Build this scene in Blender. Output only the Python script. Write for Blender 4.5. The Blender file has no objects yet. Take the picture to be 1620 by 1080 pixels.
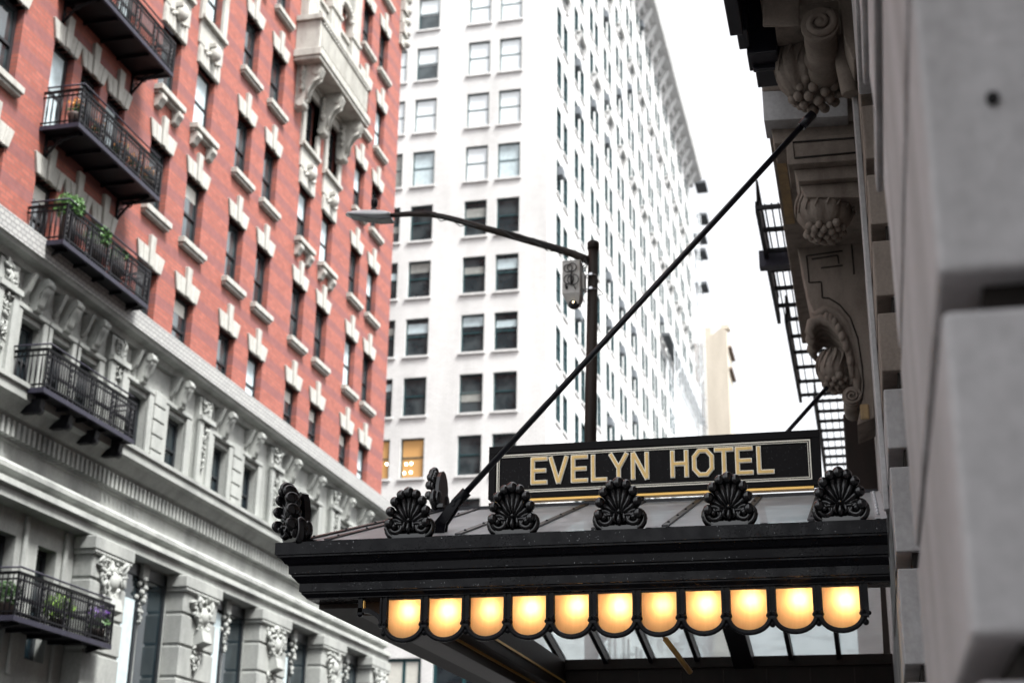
import bpy, bmesh, math, random
from mathutils import Vector, Matrix
random.seed(7)
C = bpy.context.scene.collection
PI = math.pi
R_ = math.radians

# ------------------------------------------------------------------ camera (calibrated from vanishing points)
YAW, PITCH, ROLL, FPX = -.242765448, .352310815, .0152214791, 2301.50575
EYE = Vector((0, 0, 1.6))
FW = Vector((math.sin(YAW)*math.cos(PITCH), math.cos(YAW)*math.cos(PITCH), math.sin(PITCH)))
_r0 = Vector((math.cos(YAW), -math.sin(YAW), 0)); _u0 = _r0.cross(FW)
RT = math.cos(ROLL)*_r0 + math.sin(ROLL)*_u0
UP = -math.sin(ROLL)*_r0 + math.cos(ROLL)*_u0
def ray(px, py): return FW + RT*((px-810)/FPX) - UP*((py-540)/FPX)
def atY(px, py, y): d = ray(px, py); return EYE + d*(y/d.y)
def atX(px, py, x): d = ray(px, py); return EYE + d*(x/d.x)
def atZ(px, py, z): d = ray(px, py); return EYE + d*((z-1.6)/d.z)
def proj(p):
    q = Vector(p)-EYE; w = q.dot(FW)
    if w <= 0: return (-9999, -9999)
    return (810+FPX*q.dot(RT)/w, 540-FPX*q.dot(UP)/w)
def seen(p, m=110):
    x, y = proj(p); return -m < x < 1620+m and -m < y < 1080+m

cam = bpy.data.objects.new('camera', bpy.data.cameras.new('camera')); C.objects.link(cam)
mw = Matrix.Identity(4)
for i, v in enumerate((RT, UP, -FW)):
    for j in range(3): mw[j][i] = v[j]
mw.translation = EYE
cam.matrix_world = mw
cam.data.sensor_width = 36; cam.data.lens = FPX*36/1620
cam.data.clip_start = .05; cam.data.clip_end = 2000
cam.data.dof.use_dof = True
cam.data.dof.focus_distance = (Vector((-2.4, 12.15, 4.1))-EYE).dot(FW)
cam.data.dof.aperture_fstop = 1.7
bpy.context.scene.camera = cam

# ------------------------------------------------------------------ materials
def mat(name):
    m = bpy.data.materials.new(name); m.use_nodes = True
    nt = m.node_tree; return m, nt, nt.nodes['Principled BSDF']
def N(nt, t, **kw):
    n = nt.nodes.new(t)
    for k, v in kw.items():
        if k in n.inputs: n.inputs[k].default_value = v
        else: setattr(n, k, v)
    return n
def noise_mix(nt, base, dark, scale, lo=.4, hi=.7, detail=6, coord='Object', stretch=(1, 1, 1)):
    tc = N(nt, 'ShaderNodeTexCoord'); mp = N(nt, 'ShaderNodeMapping'); mp.inputs['Scale'].default_value = stretch
    nt.links.new(tc.outputs[coord], mp.inputs[0])
    no = N(nt, 'ShaderNodeTexNoise', Scale=scale, Detail=detail, Roughness=.62); nt.links.new(mp.outputs[0], no.inputs['Vector'])
    rp = N(nt, 'ShaderNodeValToRGB'); rp.color_ramp.elements[0].position = lo; rp.color_ramp.elements[1].position = hi
    rp.color_ramp.elements[0].color = (*base, 1); rp.color_ramp.elements[1].color = (*dark, 1)
    nt.links.new(no.outputs[0], rp.inputs[0])
    return rp, no, mp
def bump(nt, b, src, strength, dist=.02):
    n = N(nt, 'ShaderNodeBump', Strength=strength, Distance=dist); nt.links.new(src, n.inputs['Height']); nt.links.new(n.outputs[0], b.inputs['Normal']); return n
def stone(name, base, dark, scale=1.5, rough=.8, bs=.25, fine=18, stretch=(1, 1, .35), lo=.42, hi=.75, bd=.01):
    m, nt, b = mat(name)
    rp, no, mp = noise_mix(nt, base, dark, scale, lo, hi, stretch=stretch)
    f = N(nt, 'ShaderNodeTexNoise', Scale=fine, Detail=5); tc = N(nt, 'ShaderNodeTexCoord'); nt.links.new(tc.outputs['Object'], f.inputs['Vector'])
    mx = N(nt, 'ShaderNodeMix', data_type='RGBA', blend_type='MULTIPLY'); mx.inputs[0].default_value = .35
    nt.links.new(rp.outputs[0], mx.inputs[6]); nt.links.new(f.outputs[0], mx.inputs[7])
    nt.links.new(mx.outputs[2], b.inputs['Base Color']); b.inputs['Roughness'].default_value = rough; b.inputs['Specular IOR Level'].default_value = .2
    bump(nt, b, f.outputs[0], bs, bd); return m
def plain(name, col, rough=.6, metal=0, spec=.5, var=0, vs=6):
    m, nt, b = mat(name)
    b.inputs['Roughness'].default_value = rough; b.inputs['Metallic'].default_value = metal; b.inputs['Specular IOR Level'].default_value = spec
    if var:
        rp, no, mp = noise_mix(nt, col, tuple(c*(1-var) for c in col), vs, .35, .7)
        nt.links.new(rp.outputs[0], b.inputs['Base Color'])
    else: b.inputs['Base Color'].default_value = (*col, 1)
    return m
M = {}
# red brick with darker purplish courses in bands
def brick_mat():
    m, nt, b = mat('red_brick')
    tc = N(nt, 'ShaderNodeTexCoord'); sx = N(nt, 'ShaderNodeSeparateXYZ'); nt.links.new(tc.outputs['Object'], sx.inputs[0])
    ad = N(nt, 'ShaderNodeMath', operation='ADD'); nt.links.new(sx.outputs[0], ad.inputs[0]); nt.links.new(sx.outputs[1], ad.inputs[1])
    cb = N(nt, 'ShaderNodeCombineXYZ'); nt.links.new(ad.outputs[0], cb.inputs[0]); nt.links.new(sx.outputs[2], cb.inputs[1])
    bk = N(nt, 'ShaderNodeTexBrick', Scale=1.0); bk.inputs['Brick Width'].default_value = .32; bk.inputs['Row Height'].default_value = .115
    bk.inputs['Mortar Size'].default_value = .012; bk.inputs['Color1'].default_value = (.31, .09, .064, 1); bk.inputs['Color2'].default_value = (.24, .066, .046, 1)
    bk.inputs['Mortar'].default_value = (.17, .075, .06, 1); nt.links.new(cb.outputs[0], bk.inputs['Vector'])
    # bands: period .8 m
    nz = N(nt, 'ShaderNodeTexNoise', Scale=.7, Detail=4); nt.links.new(tc.outputs['Object'], nz.inputs['Vector'])
    m1 = N(nt, 'ShaderNodeMath', operation='MULTIPLY'); m1.inputs[1].default_value = 1/.81; nt.links.new(sx.outputs[2], m1.inputs[0])
    fr = N(nt, 'ShaderNodeMath', operation='FRACT'); nt.links.new(m1.outputs[0], fr.inputs[0])
    rp = N(nt, 'ShaderNodeValToRGB'); e = rp.color_ramp.elements
    e[0].position = 0; e[0].color = (0, 0, 0, 1); e[1].position = 1; e[1].color = (0, 0, 0, 1)
    for p, v in ((.56, 0), (.6, .8), (.93, .8), (.97, 0)):
        x = rp.color_ramp.elements.new(p); x.color = (v, v, v, 1)
    nt.links.new(fr.outputs[0], rp.inputs[0])
    sn = N(nt, 'ShaderNodeMath', operation='MULTIPLY'); nt.links.new(rp.outputs[0], sn.inputs[0]); sn.inputs[1].default_value = .72
    mx = N(nt, 'ShaderNodeMix', data_type='RGBA'); nt.links.new(sn.outputs[0], mx.inputs[0]); nt.links.new(bk.outputs[0], mx.inputs[6]); mx.inputs[7].default_value = (.15, .062, .066, 1)
    n2 = N(nt, 'ShaderNodeTexNoise', Scale=5, Detail=6); nt.links.new(tc.outputs['Object'], n2.inputs['Vector'])
    r2 = N(nt, 'ShaderNodeMapRange'); r2.inputs[1].default_value = .3; r2.inputs[2].default_value = .7; r2.inputs[3].default_value = .9; r2.inputs[4].default_value = 1.1; nt.links.new(n2.outputs[0], r2.inputs[0])
    mm = N(nt, 'ShaderNodeMix', data_type='RGBA', blend_type='MULTIPLY'); mm.inputs[0].default_value = 1; nt.links.new(mx.outputs[2], mm.inputs[6]); nt.links.new(r2.outputs[0], mm.inputs[7])
    nt.links.new(mm.outputs[2], b.inputs['Base Color']); b.inputs['Roughness'].default_value = .75
    return m
M['brick'] = brick_mat()
M['base_stone'] = stone('painted_limestone', (.385, .40, .38), (.22, .23, .222), 1.2, .7, .12)
M['trim_stone'] = stone('pale_trim_stone', (.47, .465, .43), (.27, .265, .24), 3, .75, .25)
def ornate():
    m, nt, b = mat('carved_band_stone')
    tc = N(nt, 'ShaderNodeTexCoord'); sx = N(nt, 'ShaderNodeSeparateXYZ'); nt.links.new(tc.outputs['Object'], sx.inputs[0])
    cb = N(nt, 'ShaderNodeCombineXYZ'); nt.links.new(sx.outputs[1], cb.inputs[0]); nt.links.new(sx.outputs[2], cb.inputs[1])
    bk = N(nt, 'ShaderNodeTexBrick', Scale=1); bk.inputs['Brick Width'].default_value = .2; bk.inputs['Row Height'].default_value = .11; bk.inputs['Mortar Size'].default_value = .014
    bk.inputs['Color1'].default_value = (.43, .435, .42, 1); bk.inputs['Color2'].default_value = (.36, .365, .355, 1); bk.inputs['Mortar'].default_value = (.2, .2, .2, 1)
    nt.links.new(cb.outputs[0], bk.inputs['Vector']); nt.links.new(bk.outputs[0], b.inputs['Base Color']); b.inputs['Roughness'].default_value = .8
    return m
M['ornate'] = ornate()
def white_brick():
    m = stone('white_glazed_brick', (.82, .82, .81), (.62, .62, .61), .35, .55, .1, 30, (1, 1, .25)); nt = m.node_tree; b = nt.nodes['Principled BSDF']
    src = b.inputs['Base Color'].links[0].from_socket
    tc = N(nt, 'ShaderNodeTexCoord'); sx = N(nt, 'ShaderNodeSeparateXYZ'); nt.links.new(tc.outputs['Object'], sx.inputs[0])
    ad = N(nt, 'ShaderNodeMath', operation='ADD'); nt.links.new(sx.outputs[0], ad.inputs[0]); nt.links.new(sx.outputs[1], ad.inputs[1])
    cb = N(nt, 'ShaderNodeCombineXYZ'); nt.links.new(ad.outputs[0], cb.inputs[0]); nt.links.new(sx.outputs[2], cb.inputs[1])
    bk = N(nt, 'ShaderNodeTexBrick', Scale=1.0); bk.inputs['Brick Width'].default_value = .42; bk.inputs['Row Height'].default_value = .14; bk.inputs['Mortar Size'].default_value = .012
    bk.inputs['Color1'].default_value = (1, 1, 1, 1); bk.inputs['Color2'].default_value = (.93, .93, .93, 1); bk.inputs['Mortar'].default_value = (.7, .7, .7, 1); nt.links.new(cb.outputs[0], bk.inputs['Vector'])
    mx = N(nt, 'ShaderNodeMix', data_type='RGBA', blend_type='MULTIPLY'); mx.inputs[0].default_value = 1
    nt.links.new(src, mx.inputs[6]); nt.links.new(bk.outputs[0], mx.inputs[7]); nt.links.new(mx.outputs[2], b.inputs['Base Color']); return m
M['white_wall'] = white_brick()
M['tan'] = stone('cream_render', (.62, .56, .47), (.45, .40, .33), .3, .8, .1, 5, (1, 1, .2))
M['tan_dark'] = stone('brown_brick_and_shaded_wall', (.26, .2, .16), (.2, .15, .12), .6, .8, .1)
M['sash'] = plain('dark_teal_sash_paint', (.008, .045, .052), .4)
M['sash_black'] = plain('black_sash_paint', (.012, .015, .018), .4)
def glass(name, c1, c2, ior=1.9, rough=.04):
    m, nt, b = mat(name)
    oi = N(nt, 'ShaderNodeObjectInfo'); tc = N(nt, 'ShaderNodeTexCoord')
    no = N(nt, 'ShaderNodeTexNoise', Scale=.9, Detail=3); 
    va = N(nt, 'ShaderNodeVectorMath', operation='ADD'); nt.links.new(tc.outputs['Object'], va.inputs[0])
    cx = N(nt, 'ShaderNodeMath', operation='MULTIPLY'); cx.inputs[1].default_value = 53; nt.links.new(oi.outputs['Random'], cx.inputs[0])
    nt.links.new(cx.outputs[0], va.inputs[1]); nt.links.new(va.outputs[0], no.inputs['Vector'])
    rp = N(nt, 'ShaderNodeValToRGB'); rp.color_ramp.elements[0].position = .42; rp.color_ramp.elements[1].position = .62
    rp.color_ramp.elements[0].color = (*c1, 1); rp.color_ramp.elements[1].color = (*c2, 1); nt.links.new(no.outputs[0], rp.inputs[0])
    nt.links.new(rp.outputs[0], b.inputs['Base Color']); b.inputs['Roughness'].default_value = rough; b.inputs['IOR'].default_value = ior
    bump(nt, b, no.outputs[0], .06, .05)
    return m
M['glass'] = glass('dark_window_glass', (.012, .02, .024), (.05, .07, .075), 2.2)
M['glass_tower'] = glass('tower_window_glass', (.016, .026, .03), (.05, .065, .07), 1.7)
M['glass_dim'] = glass('deep_window_glass', (.006, .012, .016), (.02, .03, .035), 1.6)
M['blind'] = plain('pale_roller_blind', (.55, .55, .5), .5, spec=.8, var=.15)
M['blind_dim'] = plain('dim_room_blind', (.3, .31, .29), .4, spec=.6, var=.35, vs=3)
M['tower_bright_reflection'] = plain('white_tower_sky_reflection', (.78, .84, .86), .4, spec=.8, var=.12, vs=1.5)
M['curtain'] = plain('pale_blue_curtain', (.5, .6, .63), .6, var=.25, vs=4)
M['iron'] = plain('blackened_iron', (.004, .004, .006), .45, spec=.2, var=.3)
M['iron_edge'] = plain('worn_iron_edge', (.03, .029, .045), .45, spec=.25, var=.4)
def black_paint():
    m, nt, b = mat('wet_black_paint')
    tc = N(nt, 'ShaderNodeTexCoord')
    vo = N(nt, 'ShaderNodeTexVoronoi', Scale=75); nt.links.new(tc.outputs['Object'], vo.inputs['Vector'])
    no = N(nt, 'ShaderNodeTexNoise', Scale=2.2, Detail=4); nt.links.new(tc.outputs['Object'], no.inputs['Vector'])
    rp = N(nt, 'ShaderNodeValToRGB'); rp.color_ramp.elements[0].position = .1; rp.color_ramp.elements[1].position = .3
    rp.color_ramp.elements[0].color = (1, 1, 1, 1); rp.color_ramp.elements[1].color = (0, 0, 0, 1); nt.links.new(vo.outputs['Distance'], rp.inputs[0])
    ms = N(nt, 'ShaderNodeMapRange'); ms.inputs[1].default_value = .5; ms.inputs[2].default_value = .62; nt.links.new(no.outputs[0], ms.inputs[0])
    ml = N(nt, 'ShaderNodeMath', operation='MULTIPLY'); nt.links.new(rp.outputs[0], ml.inputs[0]); nt.links.new(ms.outputs[0], ml.inputs[1])
    bump(nt, b, ml.outputs[0], .8, .006)
    n2 = N(nt, 'ShaderNodeTexNoise', Scale=7, Detail=6); nt.links.new(tc.outputs['Object'], n2.inputs['Vector'])
    rr = N(nt, 'ShaderNodeMapRange'); rr.inputs[1].default_value = .35; rr.inputs[2].default_value = .65; rr.inputs[3].default_value = .16; rr.inputs[4].default_value = .42
    nt.links.new(n2.outputs[0], rr.inputs[0]); nt.links.new(rr.outputs[0], b.inputs['Roughness'])
    b.inputs['Base Color'].default_value = (.004, .004, .006, 1); b.inputs['Specular IOR Level'].default_value = .17
    return m
M['black'] = black_paint()
M['black_gloss'] = plain('black_gloss_casting', (.002, .002, .003), .13, spec=.75)
M['black_rod'] = plain('black_rod_paint', (.006, .006, .01), .3, spec=.35)
M['brown'] = stone('dark_brown_panel', (.022, .013, .01), (.012, .008, .006), 4, .45, .1, 30)
M['beam'] = stone('brown_painted_beam', (.045, .03, .022), (.025, .017, .013), 3, .35, .1, 20)
def sheet_fresnel(nt, ior):    # a pane modelled as one sheet reflects alike on both faces
    fr = N(nt, 'ShaderNodeFresnel'); ge = N(nt, 'ShaderNodeNewGeometry'); mr = N(nt, 'ShaderNodeMapRange')
    mr.inputs[3].default_value = ior; mr.inputs[4].default_value = 1/ior
    nt.links.new(ge.outputs['Backfacing'], mr.inputs[0]); nt.links.new(mr.outputs[0], fr.inputs['IOR']); return fr
def roof_glass():
    m, nt, b = mat('wet_frosted_roof_glass'); nt.nodes.remove(b)
    out = nt.nodes['Material Output']
    tl = N(nt, 'ShaderNodeBsdfTranslucent'); tl.inputs[0].default_value = (.9, .99, 1, 1)
    tp = N(nt, 'ShaderNodeBsdfTransparent'); tp.inputs[0].default_value = (.7, .84, .86, 1)
    gl = N(nt, 'ShaderNodeBsdfGlossy'); gl.inputs['Roughness'].default_value = .35; gl.inputs[0].default_value = (.95, .97, 1, 1)
    df = N(nt, 'ShaderNodeBsdfDiffuse'); df.inputs[0].default_value = (.9, .93, .95, 1)
    m1 = N(nt, 'ShaderNodeMixShader'); m1.inputs[0].default_value = .35; nt.links.new(tl.outputs[0], m1.inputs[1]); nt.links.new(tp.outputs[0], m1.inputs[2])
    tc = N(nt, 'ShaderNodeTexCoord'); no = N(nt, 'ShaderNodeTexNoise', Scale=3, Detail=8, Roughness=.7); nt.links.new(tc.outputs['Object'], no.inputs['Vector'])
    mr = N(nt, 'ShaderNodeMapRange'); mr.inputs[1].default_value = .45; mr.inputs[2].default_value = .75; mr.inputs[3].default_value = .18; mr.inputs[4].default_value = .55; nt.links.new(no.outputs[0], mr.inputs[0])
    m0 = N(nt, 'ShaderNodeMixShader'); nt.links.new(mr.outputs[0], m0.inputs[0]); nt.links.new(m1.outputs[0], m0.inputs[1]); nt.links.new(df.outputs[0], m0.inputs[2])
    fr = sheet_fresnel(nt, 1.4)
    hf = N(nt, 'ShaderNodeMath', operation='MULTIPLY'); hf.inputs[1].default_value = .4; nt.links.new(fr.outputs[0], hf.inputs[0])
    m2 = N(nt, 'ShaderNodeMixShader'); nt.links.new(hf.outputs[0], m2.inputs[0]); nt.links.new(m0.outputs[0], m2.inputs[1]); nt.links.new(gl.outputs[0], m2.inputs[2])
    vo = N(nt, 'ShaderNodeTexVoronoi', Scale=55); nt.links.new(tc.outputs['Object'], vo.inputs['Vector'])
    bp = N(nt, 'ShaderNodeBump', Strength=.06, Distance=.003); nt.links.new(vo.outputs['Distance'], bp.inputs['Height'])
    nt.links.new(bp.outputs[0], gl.inputs['Normal']); nt.links.new(m2.outputs[0], out.inputs[0])
    return m
M['roof_glass'] = roof_glass()
def lamp_glass():
    m, nt, b = mat('amber_frosted_glass'); nt.nodes.remove(b); out = nt.nodes['Material Output']
    tl = N(nt, 'ShaderNodeBsdfTranslucent')
    rp, no, mp = noise_mix(nt, (.97, .68, .36), (.86, .57, .27), 5, .35, .7, stretch=(3, 1, .6)); nt.links.new(rp.outputs[0], tl.inputs[0])
    gl = N(nt, 'ShaderNodeBsdfGlossy'); gl.inputs['Roughness'].default_value = .15
    fr = sheet_fresnel(nt, 1.35)
    m2 = N(nt, 'ShaderNodeMixShader'); nt.links.new(fr.outputs[0], m2.inputs[0]); nt.links.new(tl.outputs[0], m2.inputs[1]); nt.links.new(gl.outputs[0], m2.inputs[2])
    nt.links.new(m2.outputs[0], out.inputs[0]); return m
M['lamp_glass'] = lamp_glass()
def emit(name, col, s):
    m, nt, b = mat(name); b.inputs['Base Color'].default_value = (*col, 1); b.inputs['Emission Color'].default_value = (*col, 1); b.inputs['Emission Strength'].default_value = s; return m
M['bulb'] = emit('glowing_bulb', (1, .7, .42), 40)
nt_ = M['bulb'].node_tree; oi_ = N(nt_, 'ShaderNodeObjectInfo'); mr_ = N(nt_, 'ShaderNodeMapRange'); mr_.inputs[3].default_value = 30; mr_.inputs[4].default_value = 52   # bulbs of uneven age
nt_.links.new(oi_.outputs['Random'], mr_.inputs[0]); nt_.links.new(mr_.outputs[0], nt_.nodes['Principled BSDF'].inputs['Emission Strength'])
M['indicator'] = emit('small_indicator', (1, .75, .4), 3)
M['string_light'] = emit('warm_string_light', (1, .85, .55), 9)
M['warm_room'] = emit('lit_room_behind_glass', (.45, .25, .09), .09)
M['water'] = plain('clear_rain_drop', (.75, .78, .8), .05, .9)
M['gold'] = plain('raised_gold_leaf', (1, .68, .24), .35, .05, var=.15, vs=20)
M['gold_pale'] = plain('pale_gold_edge', (1, .95, .82), .3, .05)
M['gold_trim'] = plain('gold_trim', (.9, .55, .16), .3, .6)
M['sign_black'] = plain('wet_sign_panel', (.004, .003, .004), .5, spec=.14, var=.3, vs=30)
M['steel_brace'] = plain('brass_brace', (.5, .3, .1), .35, .8)
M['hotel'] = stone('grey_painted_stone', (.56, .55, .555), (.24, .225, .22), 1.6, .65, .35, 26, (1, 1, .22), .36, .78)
M['hotel_dark'] = stone('weathered_carved_and_shaded_stone', (.28, .235, .20), (.15, .12, .10), 4, .8, .3, 40)
M['joint'] = stone('recessed_joint_stone', (.035, .03, .027), (.015, .013, .012), 3, .9, .2)
M['rust_stain'] = stone('ochre_stained_stone', (.42, .29, .15), (.24, .18, .12), 7, .85, .3, 40)
M['bronze'] = plain('dark_blue_black_metal', (.009, .009, .015), .35, spec=.35, var=.3)
M['hole'] = plain('black_hole', (.004, .004, .004), .9)
M['lamp_grey'] = plain('grey_lamp_casting', (.6, .62, .64), .4, .2, var=.12)
M['lens'] = plain('dark_lamp_lens', (.03, .032, .035), .2)
M['pole'] = stone('rust_streaked_pole_paint', (.03, .022, .018), (.012, .009, .008), 5, .55, .2, 30, (1, 1, .15))
M['box_grey'] = stone('weathered_grey_box', (.66, .65, .62), (.4, .35, .29), 7, .6, .15, 40, (1, 1, .5), .5, .8)
M['cable'] = plain('black_cable', (.008, .008, .009), .5)
M['clamp'] = plain('steel_clamp', (.7, .7, .72), .3, .8)
M['ac'] = plain('grey_air_conditioner', (.16, .18, .2), .5, var=.3)
M['scaf'] = plain('grey_scaffold_tube', (.45, .48, .5), .5)
M['scaf_deck'] = plain('dark_scaffold_deck', (.09, .1, .11), .8, var=.4)
M['asphalt'] = stone('wet_asphalt', (.05, .05, .052), (.035, .035, .037), 3, .5, .3, 60, (1, 1, 1))
M['paving'] = stone('concrete_paving', (.17, .17, .17), (.12, .12, .12), 2, .7, .2, 40, (1, 1, 1))
M['kerb'] = stone('granite_kerb', (.32, .32, .32), (.25, .25, .25), 6, .7, .2, 50, (1, 1, 1))
M['paint'] = plain('white_road_paint', (.7, .7, .68), .6, var=.2)
M['leaf'] = plain('green_leaf', (.05, .13, .03), .55, var=.4, vs=14)
M['leaf_bright'] = plain('fresh_green_leaf', (.09, .22, .05), .5, var=.5, vs=14)
M['leaf_lime'] = plain('lime_leaf', (.2, .36, .05), .5, var=.35, vs=14)
M['petal_orange'] = plain('orange_petal', (.75, .3, .04), .6, var=.2)
M['petal_purple'] = plain('purple_petal', (.2, .08, .42), .6, var=.2)
M['pot'] = plain('dark_clay_pot', (.06, .045, .04), .7)

# ------------------------------------------------------------------ mesh helpers
class MB:
    def __init__(s): s.v = []; s.f = []; s.sm = []
    def add(s, vs, fs, smooth=False):
        o = len(s.v); s.v += [tuple(v) for v in vs]; s.f += [[i+o for i in f] for f in fs]; s.sm += [smooth]*len(fs); return s
    def box(s, x0, x1, y0, y1, z0, z1):
        x0, x1 = min(x0, x1), max(x0, x1); y0, y1 = min(y0, y1), max(y0, y1); z0, z1 = min(z0, z1), max(z0, z1)
        return s.add([(x, y, z) for z in (z0, z1) for y in (y0, y1) for x in (x0, x1)],
                     [(0, 2, 3, 1), (4, 5, 7, 6), (0, 1, 5, 4), (2, 6, 7, 3), (0, 4, 6, 2), (1, 3, 7, 5)])
    def quad(s, a, b, c, d): return s.add([a, b, c, d], [(0, 1, 2, 3)])
    def prism(s, poly, ax, a0, a1, smooth=False):
        n = len(poly)
        def P(p, a):
            return (a, p[0], p[1]) if ax == 'x' else ((p[0], a, p[1]) if ax == 'y' else (p[0], p[1], a))
        vs = [P(p, a0) for p in poly]+[P(p, a1) for p in poly]
        s.add(vs, [tuple(range(n))[::-1], tuple(range(n, 2*n))])
        o = len(s.v)-2*n
        for i in range(n):
            j = (i+1) % n; s.f.append([o+i, o+j, o+n+j, o+n+i]); s.sm.append(smooth)
        return s
    def tube(s, pts, r, n=8, cap=True, smooth=True, closed=False):
        pts = [Vector(p) for p in pts]; m = len(pts)
        rs = r if isinstance(r, (list, tuple)) else [r]*m
        vs = []; prev = None
        for i, p in enumerate(pts):
            if closed: t = (pts[(i+1) % m]-pts[i-1])
            else: t = (pts[min(i+1, m-1)]-pts[max(i-1, 0)])
            t.normalize()
            if prev is None:
                a = Vector((0, 0, 1)) if abs(t.z) < .9 else Vector((1, 0, 0)); u = t.cross(a).normalized()
            else:
                u = (prev-t*prev.dot(t)).normalized()
            prev = u; w = t.cross(u)
            for k in range(n):
                a = 2*PI*k/n; vs.append(p+(u*math.cos(a)+w*math.sin(a))*rs[i])
        fs = []
        for i in range(m if closed else m-1):
            j = (i+1) % m
            for k in range(n):
                l = (k+1) % n; fs.append((i*n+k, i*n+l, j*n+l, j*n+k))
        s.add(vs, fs, smooth)
        if cap and not closed:
            o = len(s.v)-len(vs)
            s.f += [[o+k for k in range(n)][::-1], [o+(m-1)*n+k for k in range(n)]]; s.sm += [False, False]
        return s
    def ball(s, c, r, seg=10, rings=7, fn=None):
        if not isinstance(r, (list, tuple)): r = (r, r, r)
        vs = []; fs = []
        for i in range(rings+1):
            th = PI*i/rings
            for k in range(seg):
                ph = 2*PI*k/seg; q = fn(ph, th) if fn else 1
                vs.append((c[0]+r[0]*q*math.sin(th)*math.cos(ph), c[1]+r[1]*q*math.sin(th)*math.sin(ph), c[2]+r[2]*q*math.cos(th)))
        for i in range(rings):
            for k in range(seg):
                l = (k+1) % seg; fs.append((i*seg+k, (i+1)*seg+k, (i+1)*seg+l, i*seg+l))
        return s.add(vs, fs, True)
    def lathe(s, c, prof, n=16):
        vs = []; fs = []; m = len(prof)
        for r, z in prof:
            for k in range(n):
                a = 2*PI*k/n; vs.append((c[0]+r*math.cos(a), c[1]+r*math.sin(a), c[2]+z))
        for i in range(m-1):
            for k in range(n):
                l = (k+1) % n; fs.append((i*n+k, i*n+l, (i+1)*n+l, (i+1)*n+k))
        return s.add(vs, fs, True)
    def profile_y(s, prof, y0, y1):   # closed (x, z) outline swept along Y
        return s.prism(prof, 'y', y0, y1)
    def rot(s, m, start=0):
        s.v[start:] = [tuple(m @ Vector(v)) for v in s.v[start:]]; return s
    def build(s, name, m, parent=None, local=False, bevel=0, seg=2):
        off = Vector((0, 0, 0))
        if parent is not None and not local:
            p = parent
            while p is not None: off += p.location; p = p.parent
        me = bpy.data.meshes.new(name)
        me.from_pydata([tuple(Vector(v)-off) for v in s.v], [], s.f)
        for p, k in zip(me.polygons, s.sm): p.use_smooth = k
        bm = bmesh.new(); bm.from_mesh(me); bmesh.ops.recalc_face_normals(bm, faces=bm.faces); bm.to_mesh(me); bm.free()
        me.materials.append(M[m] if isinstance(m, str) else m)
        o = bpy.data.objects.new(name, me); C.objects.link(o)
        if parent is not None: o.parent = parent
        if bevel:
            b = o.modifiers.new('bevel', 'BEVEL'); b.width = bevel; b.segments = seg; b.limit_method = 'ANGLE'; b.angle_limit = R_(40)
        return o
def tag(o, label, cat, group=None, kind=None):
    if label: o['label'] = label
    if cat: o['category'] = cat
    if group: o['group'] = group
    if kind: o['kind'] = kind
    return o
def thing(name, label, cat, loc, group=None):
    o = bpy.data.objects.new(name, None); C.objects.link(o); o.location = loc; o.empty_display_size = .3
    return tag(o, label, cat, group)
def structure(name, mb, m):
    o = mb.build(name, m); o['kind'] = 'structure'; return o
def copy_tree(o, parent, loc=None):
    c = o.copy(); C.objects.link(c); c.parent = parent
    if loc is not None: c.location = loc
    for ch in [q for q in bpy.data.objects if q.parent == o]: copy_tree(ch, c)
    return c
def wall_x(mb, X, y0, y1, z0, z1, ops, depth, sgn=1):   # wall sheet at X with openings and reveals going to X - depth
    ys = sorted({y0, y1, *[v for o in ops for v in o[:2]]}); zs = sorted({z0, z1, *[v for o in ops for v in o[2:]]})
    ys = [v for v in ys if y0 <= v <= y1]; zs = [v for v in zs if z0 <= v <= z1]
    for a, b in zip(ys, ys[1:]):
        col = [o for o in ops if o[0] <= a and o[1] >= b]
        run = None
        for c, d in zip(zs, zs[1:]):
            hole = any(o[2] <= c and o[3] >= d for o in col)
            if hole:
                if run is not None: mb.quad((X, a, run), (X, b, run), (X, b, c), (X, a, c)); run = None
            elif run is None: run = c
        if run is not None: mb.quad((X, a, run), (X, b, run), (X, b, z1), (X, a, z1))
    d = X-depth*sgn
    for a, b, c, e in ops:
        mb.quad((X, a, c), (d, a, c), (d, a, e), (X, a, e)); mb.quad((X, b, c), (X, b, e), (d, b, e), (d, b, c))
        mb.quad((X, a, e), (d, a, e), (d, b, e), (X, b, e)); mb.quad((X, a, c), (X, b, c), (d, b, c), (d, a, c))
    return mb
def wall_y(mb, Y, x0, x1, z0, z1, ops, depth):          # faces -Y, reveals go to Y + depth
    t = MB(); wall_x(t, 0, x0, x1, z0, z1, ops, depth)
    mb.add([(y, Y-x, z) for x, y, z in t.v], t.f); return mb
def leaves(c, rad, n, size, rng):
    mb = MB()
    for i in range(n):
        u = Vector((rng.gauss(0, 1), rng.gauss(0, 1), rng.gauss(0, 1))).normalized()*(rng.random()**.4)
        p = Vector((c[0]+u.x*rad[0], c[1]+u.y*rad[1], c[2]+u.z*rad[2]))
        a = Vector((rng.uniform(-1, 1), rng.uniform(-1, 1), rng.uniform(-1, 1))).normalized(); b = a.cross(Vector((rng.uniform(-1, 1), rng.uniform(-1, 1), rng.uniform(-1, 1)))).normalized()
        l = size*rng.uniform(.6, 1.3)
        mb.add([p-a*l, p+b*l*.45, p+a*l, p-b*l*.45], [(0, 1, 2, 3)])
    return mb

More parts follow.
